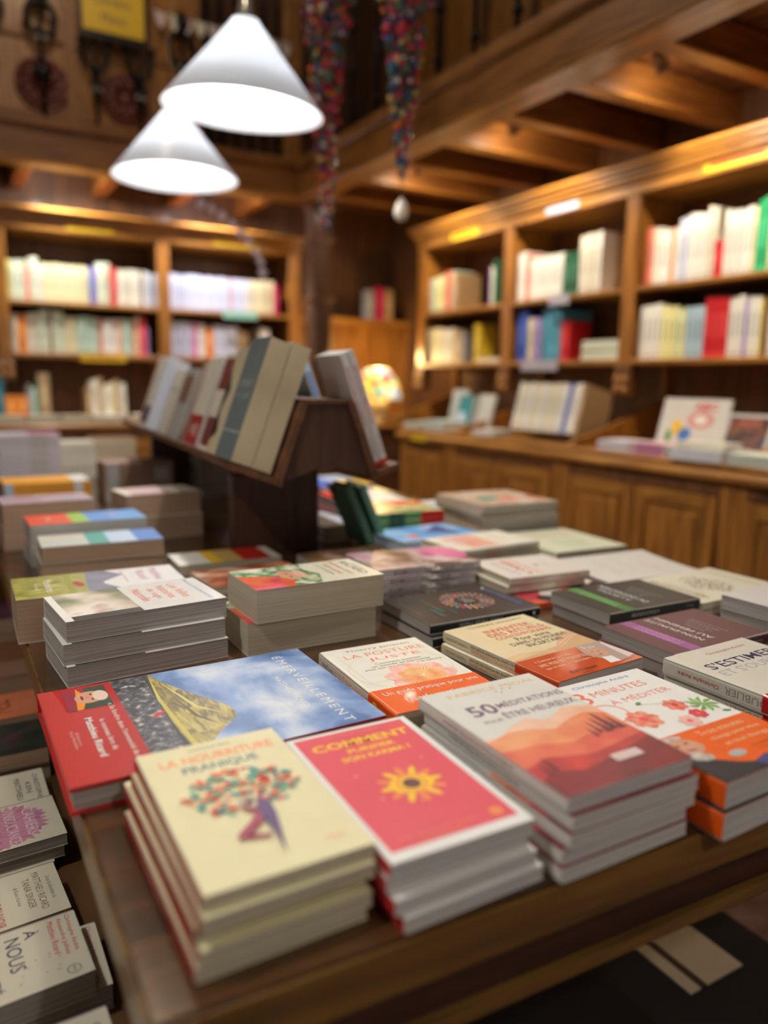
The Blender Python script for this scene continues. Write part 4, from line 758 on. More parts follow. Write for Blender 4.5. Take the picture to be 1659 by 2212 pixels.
# Altruism
f = Print(); f.p([(0, 0), (1, 0), (1, .50), (.6, .58), (.3, .52), (0, .56)], blotch('leafy_photo', [srgb(230, 226, 206), srgb(70, 130, 60), srgb(200, 206, 170), srgb(240, 236, 220)], 24, 3, .25, lo=.36, hi=.66)).p([(.30, 0), (1, 0), (1, .30), (.72, .34), (.5, .26)], blotch('robe_photo', [srgb(190, 50, 40), srgb(230, 110, 60), srgb(200, 40, 90)], 20, 3, .25)).p([(.9, 0), (1, 0), (1, .26), (.86, .2)], ink('robe_magenta', 214, 60, 90))
f.e(.50, .36, .24, .115, SKIN, .1, 24, .6).e(.50, .45, .2, .07, ink('scalp2', 222, 176, 150), 0, 18, .6).e(.42, .36, .04, .016, BROWN, 0, 8, .6).e(.58, .36, .04, .016, BROWN, 0, 8, .6).e(.5, .27, .07, .016, MAROON, 0, 10, .6)
f.t('Matthieu', .5, .945, .018, DGREY, .35).t('RICARD', .5, .895, .060, DGREY, .70).t('Plaidoyer pour', .45, .80, .042, ink('brick_title', 206, 110, 80), .72).t('l’altruisme', .45, .735, .042, MATS['ink_brick_title'], .55).t('La force de la bienveillance', .42, .67, .020, DGREY, .62)
b = PB(.122, .213, .050, mat('bone_cover', srgb(226, 222, 200), .35), P_CREAM, f); pile(b, 2, .478, 1.072, T0, .050, -R90 + .015, 'very thick book with a smiling monk and leaves', offs=[(0, 0, 0), (-.010, .006, -.02)])
# behind
f = Print().r(0, 0, 1, 1, blotch('art_print', [srgb(232, 222, 200), srgb(200, 130, 90), srgb(150, 60, 50), srgb(224, 206, 160)], 20, 4, .3)); b = PB(.13, .20, .013, IVORY, P_CREAM, f); pile(b, 2, .50, 1.385, T0, .013, -R90 + .06, 'painted cover book behind the thick monk pile')
f = Print().r(0, 0, 1, .3, WHITE).r(0, .30, 1, .42, YELL).r(0, .42, 1, .62, GOLD).r(0, .62, 1, .9, RED); b = PB(.115, .22, .022, ink('warm_white', 236, 222, 206), P_CREAM, f); pile(b, 1, .508, 1.572, T0, .022, -R90 - .03, 'white, yellow and red covered book at the foot of the rack post')
f = Print().r(0, 0, 1, .36, mat('ink_vermilion', srgb(226, 70, 40), .35)).r(0, .36, 1, .5, ink('lime', 150, 190, 70)).r(0, .5, 1, 1, blotch('blue_sea', [srgb(60, 130, 210), srgb(110, 170, 226)], 10, 3)).t('Le bonheur', .5, .75, .05, ink('pinkish', 240, 170, 190), .6).t('Prix', .5, .18, .05, CREAM, .4)
b = PB(.13, .242, .044, mat('ink_white3', srgb(226, 226, 222), .35), P_GREY, f); pile(b, 2, .262, 1.802, T0, .044, -R90 + .02, 'thick book with red and blue cover', seed=13)
f = Print().r(0, 0, 1, .38, blotch('beach', [srgb(220, 206, 180), srgb(190, 200, 200)], 12, 3)).r(0, .38, 1, .55, TEAL).r(0, .55, 1, .78, PALEB).r(0, .78, 1, 1, BLUE)
b = PB(.125, .235, .034, IVORY, P_TAN, f); pile(b, 2, .268, 1.652, T0, .034, -R90 - .04, 'thick book with a beach and blue sky cover', seed=14)
f = Print().r(0, .1, 1, .6, blotch('dusty_rose', [srgb(226, 200, 196), srgb(196, 150, 150)], 12, 3)); b = PB(.13, .19, .057, IVORY, P_TAN, f); pile(b, 2, .462, 1.985, T0, .057, -R90 + .1, 'thick brown-paged book left of the rack post', seed=15)
f = Print().r(0, 0, 1, .6, blotch('purple_mag', [srgb(150, 110, 120), srgb(200, 180, 190)], 12, 3)); b = PB(.13, .20, .055, mat('ink_dusk', srgb(170, 150, 160), .4), P_TAN, f); pile(b, 2, .198, 1.975, T0, .055, -R90 + .05, 'thick brown-paged book at the left table edge', seed=16)
b = PB(.15, .24, .022, ink('amber', 240, 166, 40), P_TAN, Print().r(0, 0, 1, .2, WHITE), Print().r(.1, 0, .2, 1, WHITE).r(.9, 0, 1, 1, PALEB)); pile(b, 4, .255, 2.52, T0, .022, R90 + .03, 'amber spined book on the left side of the table', seed=17)
b = PB(.15, .22, .062, ink('cocoa', 150, 120, 104), P_TAN, None, Print().r(.08, .3, .28, 1, SILVER).r(.8, 0, .97, 1, SILVER)); pile(b, 2, .548, 2.64, T0, .062, R90, 'cocoa brown bound volume with pale spine labels', seed=18)
b = PB(.15, .22, .030, ink('lavender_white', 222, 214, 222), P_WHITE, Print().r(0, 0, 1, .5, MAUVE), Print().r(.2, .4, .5, .6, OLIVE)); pile(b, 6, .275, 3.25, T0, .030, R90, 'lavender white book in the tall far left pile', seed=19)
b = PB(.14, .15, .035, IVORY, P_WHITE); pile(b, 4, .445, 3.31, T0, .035, R90, 'ivory book in the far squat pile', seed=20)
b = PB(.14, .18, .036, ink('buff', 206, 188, 160), P_CREAM, Print().r(0, 0, 1, 1, BROWN)); pile(b, 4, .615, 3.42, T0, .036, R90, 'buff book with brown top cover in the far pile', seed=21)
b = PB(.13, .115, .022, ink('ash', 120, 114, 104), P_GREY, Print().r(0, 0, 1, 1, WHITE)); pile(b, 6, .80, 2.60, T0, .022, R90, 'small dark spined book piled between the rack posts', seed=22)

# ---- books on the low bench, left
ZB = T0 - .26
f = Print().t('À', .56, .50, .0001 + .10, NAVY, .12); A = .11 / .178
f = Print().t('Christophe André', .34, .945, .036, ink('rose_red', 214, 74, 74), .58).t('Alexandre Jollien', .36, .895, .036, MATS['ink_rose_red'], .58).t('Matthieu Ricard', .34, .845, .036, MATS['ink_rose_red'], .52)
f.t('À', .17, .735, .085, NAVY, .13).t('NOUS', .40, .625, .085, NAVY, .50).t('LA LIBERTÉ', .46, .50, .085, NAVY, .8)
for k in range(14): f.e(rnd.uniform(.55, .95), rnd.uniform(.60, .86), .012, .012, ink('speck', 200, 190, 140), 0, 6, A)
f.ring(.88, .90, .055, .006, NAVY, A).t('J’AI LU', .88, .90, .02, NAVY, .07)
ic = mat('pocket_cover', srgb(230, 222, 196), .35)
b = PB(.108, .178, .029, ic, P_GREY, f); pile(b, 2, .004, .795, ZB, .029, -R90 + .06, 'pocket book with a big navy title and red authors', offs=[(0, 0, 0), (.020, .012, -.05)], place='on the low bench')
f = Print().t('Sous la direction de', .5, .93, .028, ink('olive_grey', 130, 116, 96), .45).t('MATTHIEU RICARD', .5, .86, .046, MATS['ink_olive_grey'], .74).t('TANIA SINGER', .5, .79, .046, MATS['ink_olive_grey'], .58).t('& Kate Karius', .5, .72, .026, MATS['ink_olive_grey'], .36).t('POUR UN POUVOIR', .5, .585, .06, ink('crimson_title', 190, 40, 50), .92).t('ALTRUISTE', .5, .50, .06, MATS['ink_crimson_title'], .6)
b = PB(.106, .178, .020, ic, P_TAN, f); pile(b, 2, -.002, .930, ZB, .020, -R90 + .08, 'pocket book with crimson title and olive authors', place='on the low bench', seed=31)
rl = random.Random(9); lf = []
for k in range(64): a = k * PI / 32; q = (.44 if k % 2 else .50) * rl.uniform(.90, 1.04); lf.append((.5 + q * math.cos(a), .60 + .66 * q * math.sin(a)))
f = Print().p(lf, blotch('pink_leaf', [srgb(196, 120, 150), srgb(214, 150, 172), srgb(180, 96, 130)], 60, 4)).t('CAHIERS', .5, .79, .085, ink('shell_type', 240, 222, 214), .62).t('D’INSOUCIANCE', .5, .655, .085, MATS['ink_shell_type'], .84).t('Blanche', .5, .45, .05, MATS['ink_shell_type'], .5)
b = PB(.115, .178, .0165, ic, P_GREY, f); pile(b, 3, .014, 1.082, ZB, .0165, -R90 + .06, 'pocket book with a pink leaf and pale title', offs=[(0, 0, 0), (-.004, .002, .0), (-.018, -.004, .0)], place='on the low bench')
f = Print().t('CHRISTOPHE', .5, .93, .04, DGREY, .7).t('KEN', .5, .86, .04, DGREY, .3).t('MATTHIEU', .5, .78, .045, DGREY, .6).t('SAGESSE', .5, .52, .09, BLUE, .9)
b = PB(.115, .178, .016, ic, P_GREY, f); pile(b, 2, .010, 1.215, ZB, .016, -R90 + .02, 'pocket book with grey names and blue title', place='on the low bench', seed=33)
f = Print().t('T', .5, .70, .09, ink('tomato', 214, 60, 50), .1).t('TROIS AMIS', .5, .66, .085, MATS['ink_tomato'], .9).t('Christophe André', .45, .93, .045, DGREY, .62).t('Alexandre Jollien', .45, .86, .045, DGREY, .62).t('Matthieu Ricard', .42, .79, .045, DGREY, .55).t('EN QUÊTE', .5, .48, .085, MATS['ink_tomato'], .7)
b = PB(.125, .19, .028, ic, P_GREY, f); pile(b, 2, .004, .632, ZB, .028, -R90 + .03, 'pocket book with tomato red title, nearest the camera', place='on the low bench', seed=34)
f = Print().r(0, 0, 1, 1, blotch('dark_leaf', [srgb(20, 22, 20), srgb(44, 58, 44), srgb(80, 50, 60)], 30, 4)).e(.62, .45, .26, .30, ink('oval_label', 214, 204, 160), 0, 30, .55).t('Sagesse', .62, .52, .05, BROWN, .3).t('du moine', .62, .44, .05, BROWN, .35).t('Poche', .62, .36, .03, BROWN, .2)
b = PB(.12, .20, .028, ink('bottle', 34, 40, 36), P_TAN, f); pile(b, 2, .012, 1.352, ZB, .028, -R90 + .02, 'dark covered book with a cream oval label', place='on the low bench', seed=35)
f = Print().r(0, 0, 1, 1, blotch('orange_cov', [srgb(214, 110, 70), srgb(226, 140, 96)], 20, 3)).t('ZEN', .5, .6, .2, MAROON, .5); b = PB(.12, .20, .028, ORANGE, P_TAN, f); pile(b, 2, .03, 1.50, ZB, .028, -R90 + .02, 'orange covered book behind the oval-labelled one', place='on the low bench', seed=36)
f = Print().r(0, 0, 1, 1, BROWN); b = PB(.13, .21, .034, BROWN, P_TAN, f); pile(b, 3, .045, 1.68, ZB, .034, -R90, 'brown covered book deep under the table edge', place='on the low bench', seed=37)
f = Print().r(0, 0, 1, 1, blotch('night_cov', [srgb(30, 40, 60), srgb(110, 50, 80), srgb(60, 80, 70)], 20, 3)); b = PB(.13, .21, .034, NAVY, P_TAN, f); pile(b, 4, .05, 1.86, ZB, .034, -R90, 'night blue covered book at the far end', place='on the low bench', seed=38)

# ================================================================== sloping two-sided book rack on posts
RX, RY, RZ = .67, 1.40, -.0733
rk = empty('book_rack', (RX, RY, T0), RZ); tag(rk, 'dark walnut two-sided sloping book rack standing on posts on the table', 'rack')
def rp(mb, name): return mb.build(name, rk)
LEN = 1.60; AX = ('x', 'z', 'y')
sec = [(-.10, .196), (-.044, .354), (.044, .354), (.098, .203), (.02, .222), (-.02, .222)]
rp(MB().prism(sec, 0, .022, W_RACK, AX), 'end_panel'); rp(MB().prism(sec, LEN - .022, LEN, W_RACK, AX), 'end_panel')
rp(MB().prism([(-.112, .200), (-.056, .358), (-.044, .354), (-.100, .196)], -.012, LEN, W_RACKY, AX), 'back_board')
rp(MB().prism([(.112, .207), (.056, .358), (.044, .354), (.098, .203)], -.012, LEN, W_RACKY, AX), 'back_board')
rp(MB().prism([(-.056, .354), (.056, .354), (.056, .362), (-.056, .362)], -.004, LEN, W_RACKY, AX), 'top_board')
rp(MB().prism([(-.098, .190), (-.096, .203), (-.202, .243), (-.206, .230)], -.012, LEN, W_RACKY, AX), 'ledge')
rp(MB().prism([(.096, .197), (.096, .210), (.160, .231), (.164, .218)], -.012, LEN, W_RACKY, AX), 'ledge')
for y in (.235, 1.35): rp(MB().box((-.135, y, .0005), (.072, y + .04, .188), W_RACK, bev=.003).box((-.075, y, .188), (.072, y + .04, .26), W_RACK), 'post')
def on_rack(side, y0, off, W, L, T, cov, pg, front, spine, label, cat='book', grp=None):
    """a book leaning face-out on the rack: y0 near edge along the rack, off = distance from the board"""
    sgn = -1 if side == 'L' else 1; t = math.atan2(.056, .158) if side == 'L' else math.atan2(.054, .151)
    d = Vector((-sgn * math.sin(t), 0, math.cos(t))); nrm = Vector((sgn * math.cos(t), 0, math.sin(t))); xx = d.cross(nrm)
    b = make_book('paperback_book', W, L, T, cov, pg, front, spine)
    foot = Vector((-.1135, 0, .212)) if side == 'L' else Vector((.1125, 0, .2185))
    o = foot + nrm * (off + .0014) + d * (L / 2 + (.001 if side == 'L' else .002) + max(0, off) * (.015)); o.y = y0 + W / 2
    M = Matrix(((xx.x, d.x, nrm.x, o.x), (xx.y, d.y, nrm.y, o.y), (xx.z, d.z, nrm.z, o.z), (0, 0, 0, 1)))
    b.matrix_world = Matrix.Translation((RX, RY, T0)) @ Matrix.Rotation(RZ, 4, 'Z') @ M
    tag(b, label, cat, grp); return b
BG_ = blotch('pages_beige_block', [srgb(170, 154, 122), srgb(196, 180, 148)], 6, 3, .8)
gb = ink('slate_cover', 100, 112, 114)
ys = .015
on_rack('L', ys, .000, .135, .262, .040, mat('ink_beige2', srgb(190, 178, 150), .5), BG_, None, None, 'thick beige-paged book on the rack, nearest, resting against the board')
on_rack('L', ys, .041, .135, .255, .044, gb, BG_, Print().t('L’ESPRIT', .5, .62, .06, SILVER, .7).t('ET LE CORPS', .5, .52, .04, SILVER, .7).r(0, .22, 1, .235, SILVER), None, 'thick slate covered book at the near end of the rack')
on_rack('L', ys + .150, .0, .15, .25, .030, TEAL, P_CREAM, None, None, 'teal book behind the tan one on the rack')
on_rack('L', ys + .150, .031, .15, .25, .034, mat('ink_tan2', srgb(206, 190, 156), .45), P_TAN, Print().r(.0, .1, .15, .5, ink('straw', 226, 206, 150)).p([(0, .1), (.3, .2), (.1, .4), (.3, .6), (0, .8)], BLACK), None, 'tan jacketed book with black zigzag on the rack')
on_rack('L', ys + .315, .0, .15, .245, .048, BLACK, P_GREY, Print().r(0, 0, 1, 1, IVORY).r(.08, .62, .92, .95, MAROON).r(.08, .04, .92, .34, mat('ink_wine', srgb(120, 50, 54), .4)), None, 'ivory book with two wine red panels on the rack')
on_rack('L', ys + .48, .0, .15, .235, .030, BLACK, P_GREY, None, None, 'black spined book behind the red and white one on the rack')
on_rack('L', ys + .48, .031, .15, .235, .02, IVORY, P_WHITE, Print().r(0, .0, 1, .34, mat('ink_brickred', srgb(176, 44, 36), .4)).t('VIE', .5, .17, .12, WHITE, .6), None, 'white book with a red lower third on the rack')
on_rack('L', ys + .645, .0, .14, .225, .025, mat('ink_rosewood', srgb(190, 150, 140), .45), P_WHITE, Print().t('PAIX', .5, .7, .08, MAROON, .6), None, 'dusty pink book in the middle of the rack')
on_rack('L', ys + .80, .0, .15, .215, .038, SILVER, P_GREY, Print().r(.1, .5, .9, .9, BROWN), None, 'grey book with a brown panel in the middle of the rack')
on_rack('L', ys + .965, .0, .15, .21, .04, IVORY, P_CREAM, Print().t('ÊTRE', .5, .7, .1, DGREY, .6), None, 'ivory book with grey title farther along the rack')
on_rack('L', ys + 1.13, .0, .16, .245, .075, WHITE, pages('pages_blue', srgb(200, 206, 224), srgb(226, 230, 240)), Print().r(.1, .06, .9, .30, ink('slate2', 70, 74, 90)).t('Voir', .5, .7, .04, GREY, .5), None, 'tall white book with a dark square near the far end of the rack')
on_rack('L', ys + 1.31, .0, .16, .25, .05, IVORY, P_CREAM, Print().r(0, 0, .16, 1, ink('burnt', 224, 116, 70)), None, 'ivory book with an orange edge, last on the rack')
rs = Print().t('GUIDE DES PRATIQUES', .62, .5, .42, RED, .52, bold=.01).t('Éditions', .18, .5, .35, DGREY, .16).r(0, 0, .04, 1, RED)
fr = Print().t('Pratique', .4, .86, .026, BLACK, .4).t('de la méditation', .5, .81, .026, CORAL, .6)
for k in range(2): on_rack('R', .010, k * .0165, .14, .245, .016, mat('pale_grey_cover', srgb(206, 204, 200), .4), P_WHITE, fr, rs, ['white spined book with red lettering leaning on the right side of the rack, inner', 'white spined book with red lettering leaning on the right side, outer'][k])
on_rack('R', .25, .0, .14, .26, .018, PALEB, P_WHITE, None, Print().r(.1, .3, .8, .7, BLUE), 'blue and white spined book on the right side of the rack')
for k in range(5): on_rack('R', .43 + k * .17, .0, .15, .235 + .01 * (k % 2), .02, [IVORY, PALEB, WHITE, SILVER, CREAM][k], P_CREAM, None, None, '%s book on the far right side of the rack' % ['ivory', 'pale blue', 'white', 'silver grey', 'cream'][k])
# green bird clip on the rack top
m = MB(); m.sphere((0, 0, .03), .022, ink('pale_green2', 170, 200, 160), 10, (1.6, .8, 1)).sphere((.03, 0, .055), .013, ink('pale_green3', 190, 214, 180), 8).lathe([(.012, 0), (.014, .004), (.006, .012), (.001, .013)], DGREEN, 12)
o = m.build('price_clip'); o.location = (RX + .06, RY + .82, T0 + .3625); o.rotation_euler = (0, 0, 1); tag(o, 'small pale green clip ornament on top of the book rack', 'ornament')

# ================================================================== things on the right counter (top at Z(.14))
ZC = Z(.1403)
def stand(name, W, L, T, cov, front, x, y, z, face, lean, label, pg=P_WHITE, cat='book'):
    """a book propped face-out: face = direction angle its cover looks to, leaning back"""
    b = make_book(name, W, L, T, cov, pg, front, None)
    R = Matrix.Rotation(face + PI / 2, 4, 'Z') @ Matrix.Rotation(R90 - lean, 4, 'X')
    b.matrix_world = Matrix.Translation((x, y, z + L / 2 * math.cos(lean) + T * math.sin(lean) * .0 + .0005)) @ R; tag(b, label, cat); return b
f = Print().e(.62, .62, .2, .16, ink('faded_red', 214, 150, 144), 0, 18, 1).e(.62, .62, .1, .08, WHITE, 0, 14, 1).e(.30, .45, .09, .16, YELL, .3, 14, 1).e(.42, .35, .1, .12, BLUE, -.2, 14, 1).t('ABC', .66, .86, .14, RED, .34, bold=.03).t('dessine', .6, .2, .06, CORAL, .5).e(.18, .3, .05, .12, GREEN, 0, 12, 1)
stand('picture_book', .30, .215, .012, mat('chalk_cover', srgb(214, 210, 204), .35), f, 2.50, 1.97, ZC, PI, .25, 'white picture book with red and coloured drawings propped on the counter')
f = Print().r(.08, .08, .92, .92, blotch('dark_art', [srgb(24, 22, 26), srgb(70, 40, 30), srgb(130, 80, 50), srgb(50, 54, 70)], 22, 4, .3)).t('NUIT', .5, .8, .1, CORAL, .5)
b = stand('picture_book', .19, .17, .010, mat('pale_frame', srgb(190, 186, 184), .35), f, 2.49, 1.73, ZC, PI, .35, 'dark picture book with pale border propped on the right counter'); 
f = Print().r(.1, .1, .9, .9, blotch('confetti', [srgb(236, 232, 214), srgb(200, 210, 120), srgb(120, 170, 210), srgb(240, 180, 130)], 40, kind='cell'))
def low(n, x, y, W, L, T, cov, label, rz=0, front=None, spine=None, seed=1, pg=P_WHITE, z=None):
    b = make_book('paperback_book', W, L, T, cov, pg, front, spine); return pile(b, n, x, y, z or ZC, T, rz, label, seed=seed, place='of its pile')
low(2, 2.38, 2.19, .15, .16, .020, ink('lilac_white', 222, 218, 228), 'lilac white book on the counter by the near bracket', .1, seed=2)
low(4, 2.36, 1.995, .15, .19, .011, ink('rosy', 214, 180, 180), 'rosy spined book lying before the propped picture books', 0, None, Print().r(.1, 0, .8, 1, MAUVE), 3)
low(2, 2.35, 1.775, .17, .21, .021, ink('paper_white', 230, 230, 232), 'paper white thick book on the counter', .05, seed=4)
low(1, 2.35, 1.775, .14, .17, .02, IVORY, 'confetti patterned book on top of the paper white pair', .2, f, None, 5, z=ZC + .0430)
low(2, 2.36, 1.545, .17, .20, .020, ink('greenish_white', 224, 232, 214), 'greenish white book at the near end of the counter', .05, seed=6)
# leaning magazines, middle bay
rnd = random.Random(77)
for k in range(17):
    y = 2.93 - k * .0265; c = 'blue' if k == 13 else ('cream' if k % 4 == 1 else ('ivory' if k % 3 else 'white')); 
    if k == 16: c = 'tan'
    o = bpy.data.objects.new('magazine', shelf_book_mesh(c)); COL.objects.link(o); o.scale = (.024, .17, .225 * rnd.uniform(.98, 1.02)); o.location = (2.40, y, ZC + .0425); o.rotation_euler = Euler((math.radians(-14), 0, -PI / 2), 'XYZ')
    nm = CNAME.get(c, c); o.location.z += .0005; tag(o, {'blue': 'bright blue magazine in the pale row on the right counter', 'tan': 'tan magazine closing the pale row on the right counter'}.get(c, nm + ' magazine in the slanted row on the right counter'), 'magazine', nm + ' magazines in the slanted row on the counter')
low(3, 2.36, 3.03, .14, .15, .010, ink('bone2', 214, 208, 196), 'bone coloured thin book left of the magazine row', .1, seed=7)
stand('paperback_book', .14, .22, .014, ink('fog', 176, 186, 190), None, 2.56, 3.60, ZC, PI, .2, 'fog grey book propped at the back of the far counter bay')
stand('paperback_book', .14, .19, .022, mat('ink_teal2', srgb(50, 130, 142), .4), Print().r(.1, .1, .6, .5, PALEB), 2.50, 3.44, ZC, PI, .2, 'teal book propped in the far counter bay')
stand('paperback_book', .14, .20, .014, ink('mist', 190, 192, 186), None, 2.52, 3.22 + .14, ZC, PI, .25, 'mist grey book propped beside the teal one') if False else stand('paperback_book', .13, .20, .014, ink('mist', 190, 192, 186), None, 2.52, 3.20 + .10, ZC, PI, .25, 'mist grey book propped beside the teal one')
low(4, 2.37, 3.46, .16, .17, .013, ink('seafoam', 206, 224, 216), 'seafoam white book in the far counter bay', .05, seed=8)
low(3, 2.36, 3.67, .16, .16, .011, IVORY, 'ivory book at the far end of the right counter', .05, Print().r(0, 0, .4, 1, TEAL), None, 9)
# back counter
ZK = Z(.1503)
def row_b(spec, x0, y, lean, where):
    x = x0
    for c, t, hh in spec:
        o = bpy.data.objects.new('standing_book', shelf_book_mesh(c)); COL.objects.link(o); o.scale = (t, .14, hh); o.location = (x + t / 2, y, ZK + .0005 + .14 * math.sin(math.radians(lean))); x += t + .001; o.rotation_euler = (math.radians(-lean), 0, 0)
        nm = CNAME.get(c, c); tag(o, '%s book standing on the back counter, %s' % (nm, where), 'book', '%s books on the back counter, %s' % (nm, where))
row_b([('teal', .05, .22), ('orange', .06, .13), ('orange', .05, .13), ('grey', .02, .19), ('mint', .02, .17), ('darkgreen', .014, .21), ('tan', .055, .25)], .24, 4.56, 6, 'left end')
row_b([('tan', .03, .18), ('ivory', .03, .22), ('tan', .03, .23), ('ivory', .028, .19), ('cream', .03, .20), ('tan', .03, .22), ('ivory', .03, .20)], .70, 4.55, 6, 'beside the rack end')
row_b([('bluewhite', .03, .2), ('ivory', .03, .2), ('mint', .03, .19), ('grey', .03, .2), ('white', .03, .21)], 1.28, 4.6, 6, 'behind the rack')
for k, (x, c, lb_) in enumerate(((.29, ink('parch', 214, 206, 180), 'parchment coloured book lying on the far left of the back counter'), (.46, ink('parch2', 206, 200, 176), 'dull ivory book lying on the back counter, left'), (.62, ink('parch3', 196, 186, 150), 'khaki book lying on the back counter'), (.79, ink('parch4', 226, 224, 206), 'pale book lying on the back counter before the tan row'), (1.0, IVORY, 'ivory book lying on the back counter near the rack'))):
    b = make_book('paperback_book', .15, .13, .02, c, P_CREAM); pile(b, 2, x, 4.468, ZK, .02, 0, lb_, seed=60 + k)

# ================================================================== the lamp corner
o = MB().box((2.10, 4.22, 0), (2.78, 4.74, Z(.10)), DWALL, bev=.006).box((2.08, 4.20, Z(.10)), (2.80, 4.765, Z(.13)), W_OAKX, bev=.008).build('side_cabinet'); tag(o, 'low dark wooden cabinet under the mosaic lamp', 'cabinet')
GL = bpy.data.materials.new('mosaic_glass'); GL.use_nodes = True; nt = GL.node_tree; bb = nt.nodes['Principled BSDF']; N = nt.nodes.new; Lk = nt.links.new
vo = N('ShaderNodeTexVoronoi'); vo.inputs['Scale'].default_value = 26; sp_ = N('ShaderNodeSeparateColor'); cr = N('ShaderNodeValToRGB'); cr.color_ramp.interpolation = 'CONSTANT'; tc = N('ShaderNodeTexCoord')
Lk(tc.outputs['Object'], vo.inputs['Vector']); Lk(vo.outputs['Color'], sp_.inputs[0]); Lk(sp_.outputs[0], cr.inputs[0])
cl = [srgb(250, 230, 120), srgb(240, 200, 60), srgb(250, 246, 220), srgb(120, 200, 170), srgb(250, 220, 90), srgb(220, 90, 60), srgb(130, 170, 220)]
while len(cr.color_ramp.elements) < len(cl): cr.color_ramp.elements.new(.5)
for i, c in enumerate(cl): cr.color_ramp.elements[i].position = i / len(cl); cr.color_ramp.elements[i].color = c
Lk(cr.outputs[0], bb.inputs['Base Color']); Lk(cr.outputs[0], bb.inputs['Emission Color']); bb.inputs['Emission Strength'].default_value = .9; bb.inputs['Roughness'].default_value = .2
r = empty('mosaic_lamp', (2.43, 4.33, Z(.1305))); tag(r, 'small table lamp with a glowing mosaic glass shade in the corner', 'lamp')
MB().lathe([(.001, 0), (.075, 0), (.08, .01), (.05, .03), (.045, .05), (.075, .10), (.06, .15), (.02, .17), (.001, .17)], mat('lamp_base', srgb(226, 206, 160), .3), 24).build('lamp_base', r)
MB().lathe([(.150, .155), (.156, .165), (.150, .21), (.125, .28), (.085, .335), (.055, .35), (.050, .345), (.08, .328), (.12, .275), (.144, .21), (.150, .165), (.146, .157)], GL, 32).build('lamp_shade', r)
l = bpy.data.lights.new('lamp_light', 'POINT'); l.energy = 9; l.color = (1, .66, .26); l.shadow_soft_size = .05; lo = bpy.data.objects.new('lamp_light', l); COL.objects.link(lo); lo.parent = r; lo.location = (0, 0, .42)
for k, (x, c, hh, lb_) in enumerate(((2.62, 'grey', .20, 'dim grey green book on the panelled ledge in the dark corner'), (2.70, 'magenta', .22, 'dim magenta book on the panelled ledge in the dark corner'), (2.77, 'tan', .21, 'dim tan book on the panelled ledge in the dark corner'), (2.13, 'brown', .12, 'small brown book on the panelled ledge beside the corner post'))):
    o = bpy.data.objects.new('standing_book', shelf_book_mesh(c)); COL.objects.link(o); o.scale = (.06, .07, hh); o.location = (x, 4.785, Z(.8205)); tag(o, lb_, 'book')
b = make_book('paperback_book', .15, .2, .03, IVORY, P_CREAM); pile(b, 1, 2.68, 4.36, Z(.1302), .03, .2, 'pale book lying beside the mosaic lamp')

# ================================================================== gallery ironwork, sign, garlands
def iron(x, y, z0, kind, rz, label, grp='wrought iron balusters of the gallery'):
    r = empty('iron_baluster', (x, y, z0), rz); tag(r, label, 'baluster', grp)
    m = MB().tube([(0, 0, 0), (0, 0, .62)], .010, IRON, 8)
    if kind == 'torch':
        for s in (-1, 1): m.tube([(0, 0, .20), (s * .02, 0, .26), (s * .055, 0, .31), (s * .05, 0, .36), (s * .075, 0, .40)], [.012, .014, .012, .016, .008], IRON, 8)
        m.sphere((0, 0, .17), .035, IRON, 8, (1, .7, 1)).sphere((-.06, 0, .38), .022, IRON, 8).sphere((.065, 0, .39), .022, IRON, 8)
    elif kind == 'ring':
        q = [(.065 * math.cos(a * PI / 10), 0, .44 + .075 * math.sin(a * PI / 10)) for a in range(21)]; m.tube(q, .014, IRON, 8)
        m.sphere((0, 0, .20), .04, IRON, 8, (1, .7, 1)).sphere((0, 0, .36), .03, IRON, 8).sphere((0, 0, .56), .045, IRON, 8, (1, .7, 1.2))
    else:
        for z in (.1, .3, .5): m.sphere((0, 0, z), .020, IRON, 8, (1, 1, 1.3))
        m.tube([(0, 0, .62), (0, 0, 1.0)], .012, IRON, 8)
    m.build('ironwork', r)
    if kind != 'bar': m = MB(); [m.sphere((s * .018, -.02, z), .011, STEEL, 6) for s in (-1, 1) for z in ((.345,) if kind == 'ring' else (.16,))]; m.build('stud', r)
    return r
for k, (x, kd, lb_) in enumerate(((.30, 'ring', 'black iron ring baluster at the left frame edge on the gallery'), (.53, 'ring', 'black iron ring baluster left of the yellow gallery sign'), (.77, 'torch', 'black forked iron baluster under the yellow gallery sign'), (.98, 'torch', 'black forked iron baluster right of the yellow sign'), (1.2, 'ring', 'black iron ring baluster beside the pendant cord'))): iron(x, 4.245, Z(1.6255), kd, 0, lb_)
for x in (1.34, 1.42, 1.50, 1.58, 1.66, 1.74): iron(x, 4.28, Z(1.6255), 'bar', 0, 'plain black iron bar in the gallery railing behind the large pendant shade', 'plain iron bars behind the large pendant')
for k in range(9): iron(1.90, 3.95 - k * .26, Z(1.6255), 'bar', 0, 'plain black iron bar of the gallery railing above the right beam', 'plain iron bars above the right beam')
CARV = wood('carved_mahogany', srgb(70, 24, 16), srgb(120, 50, 36), 'Z', 1, .4)
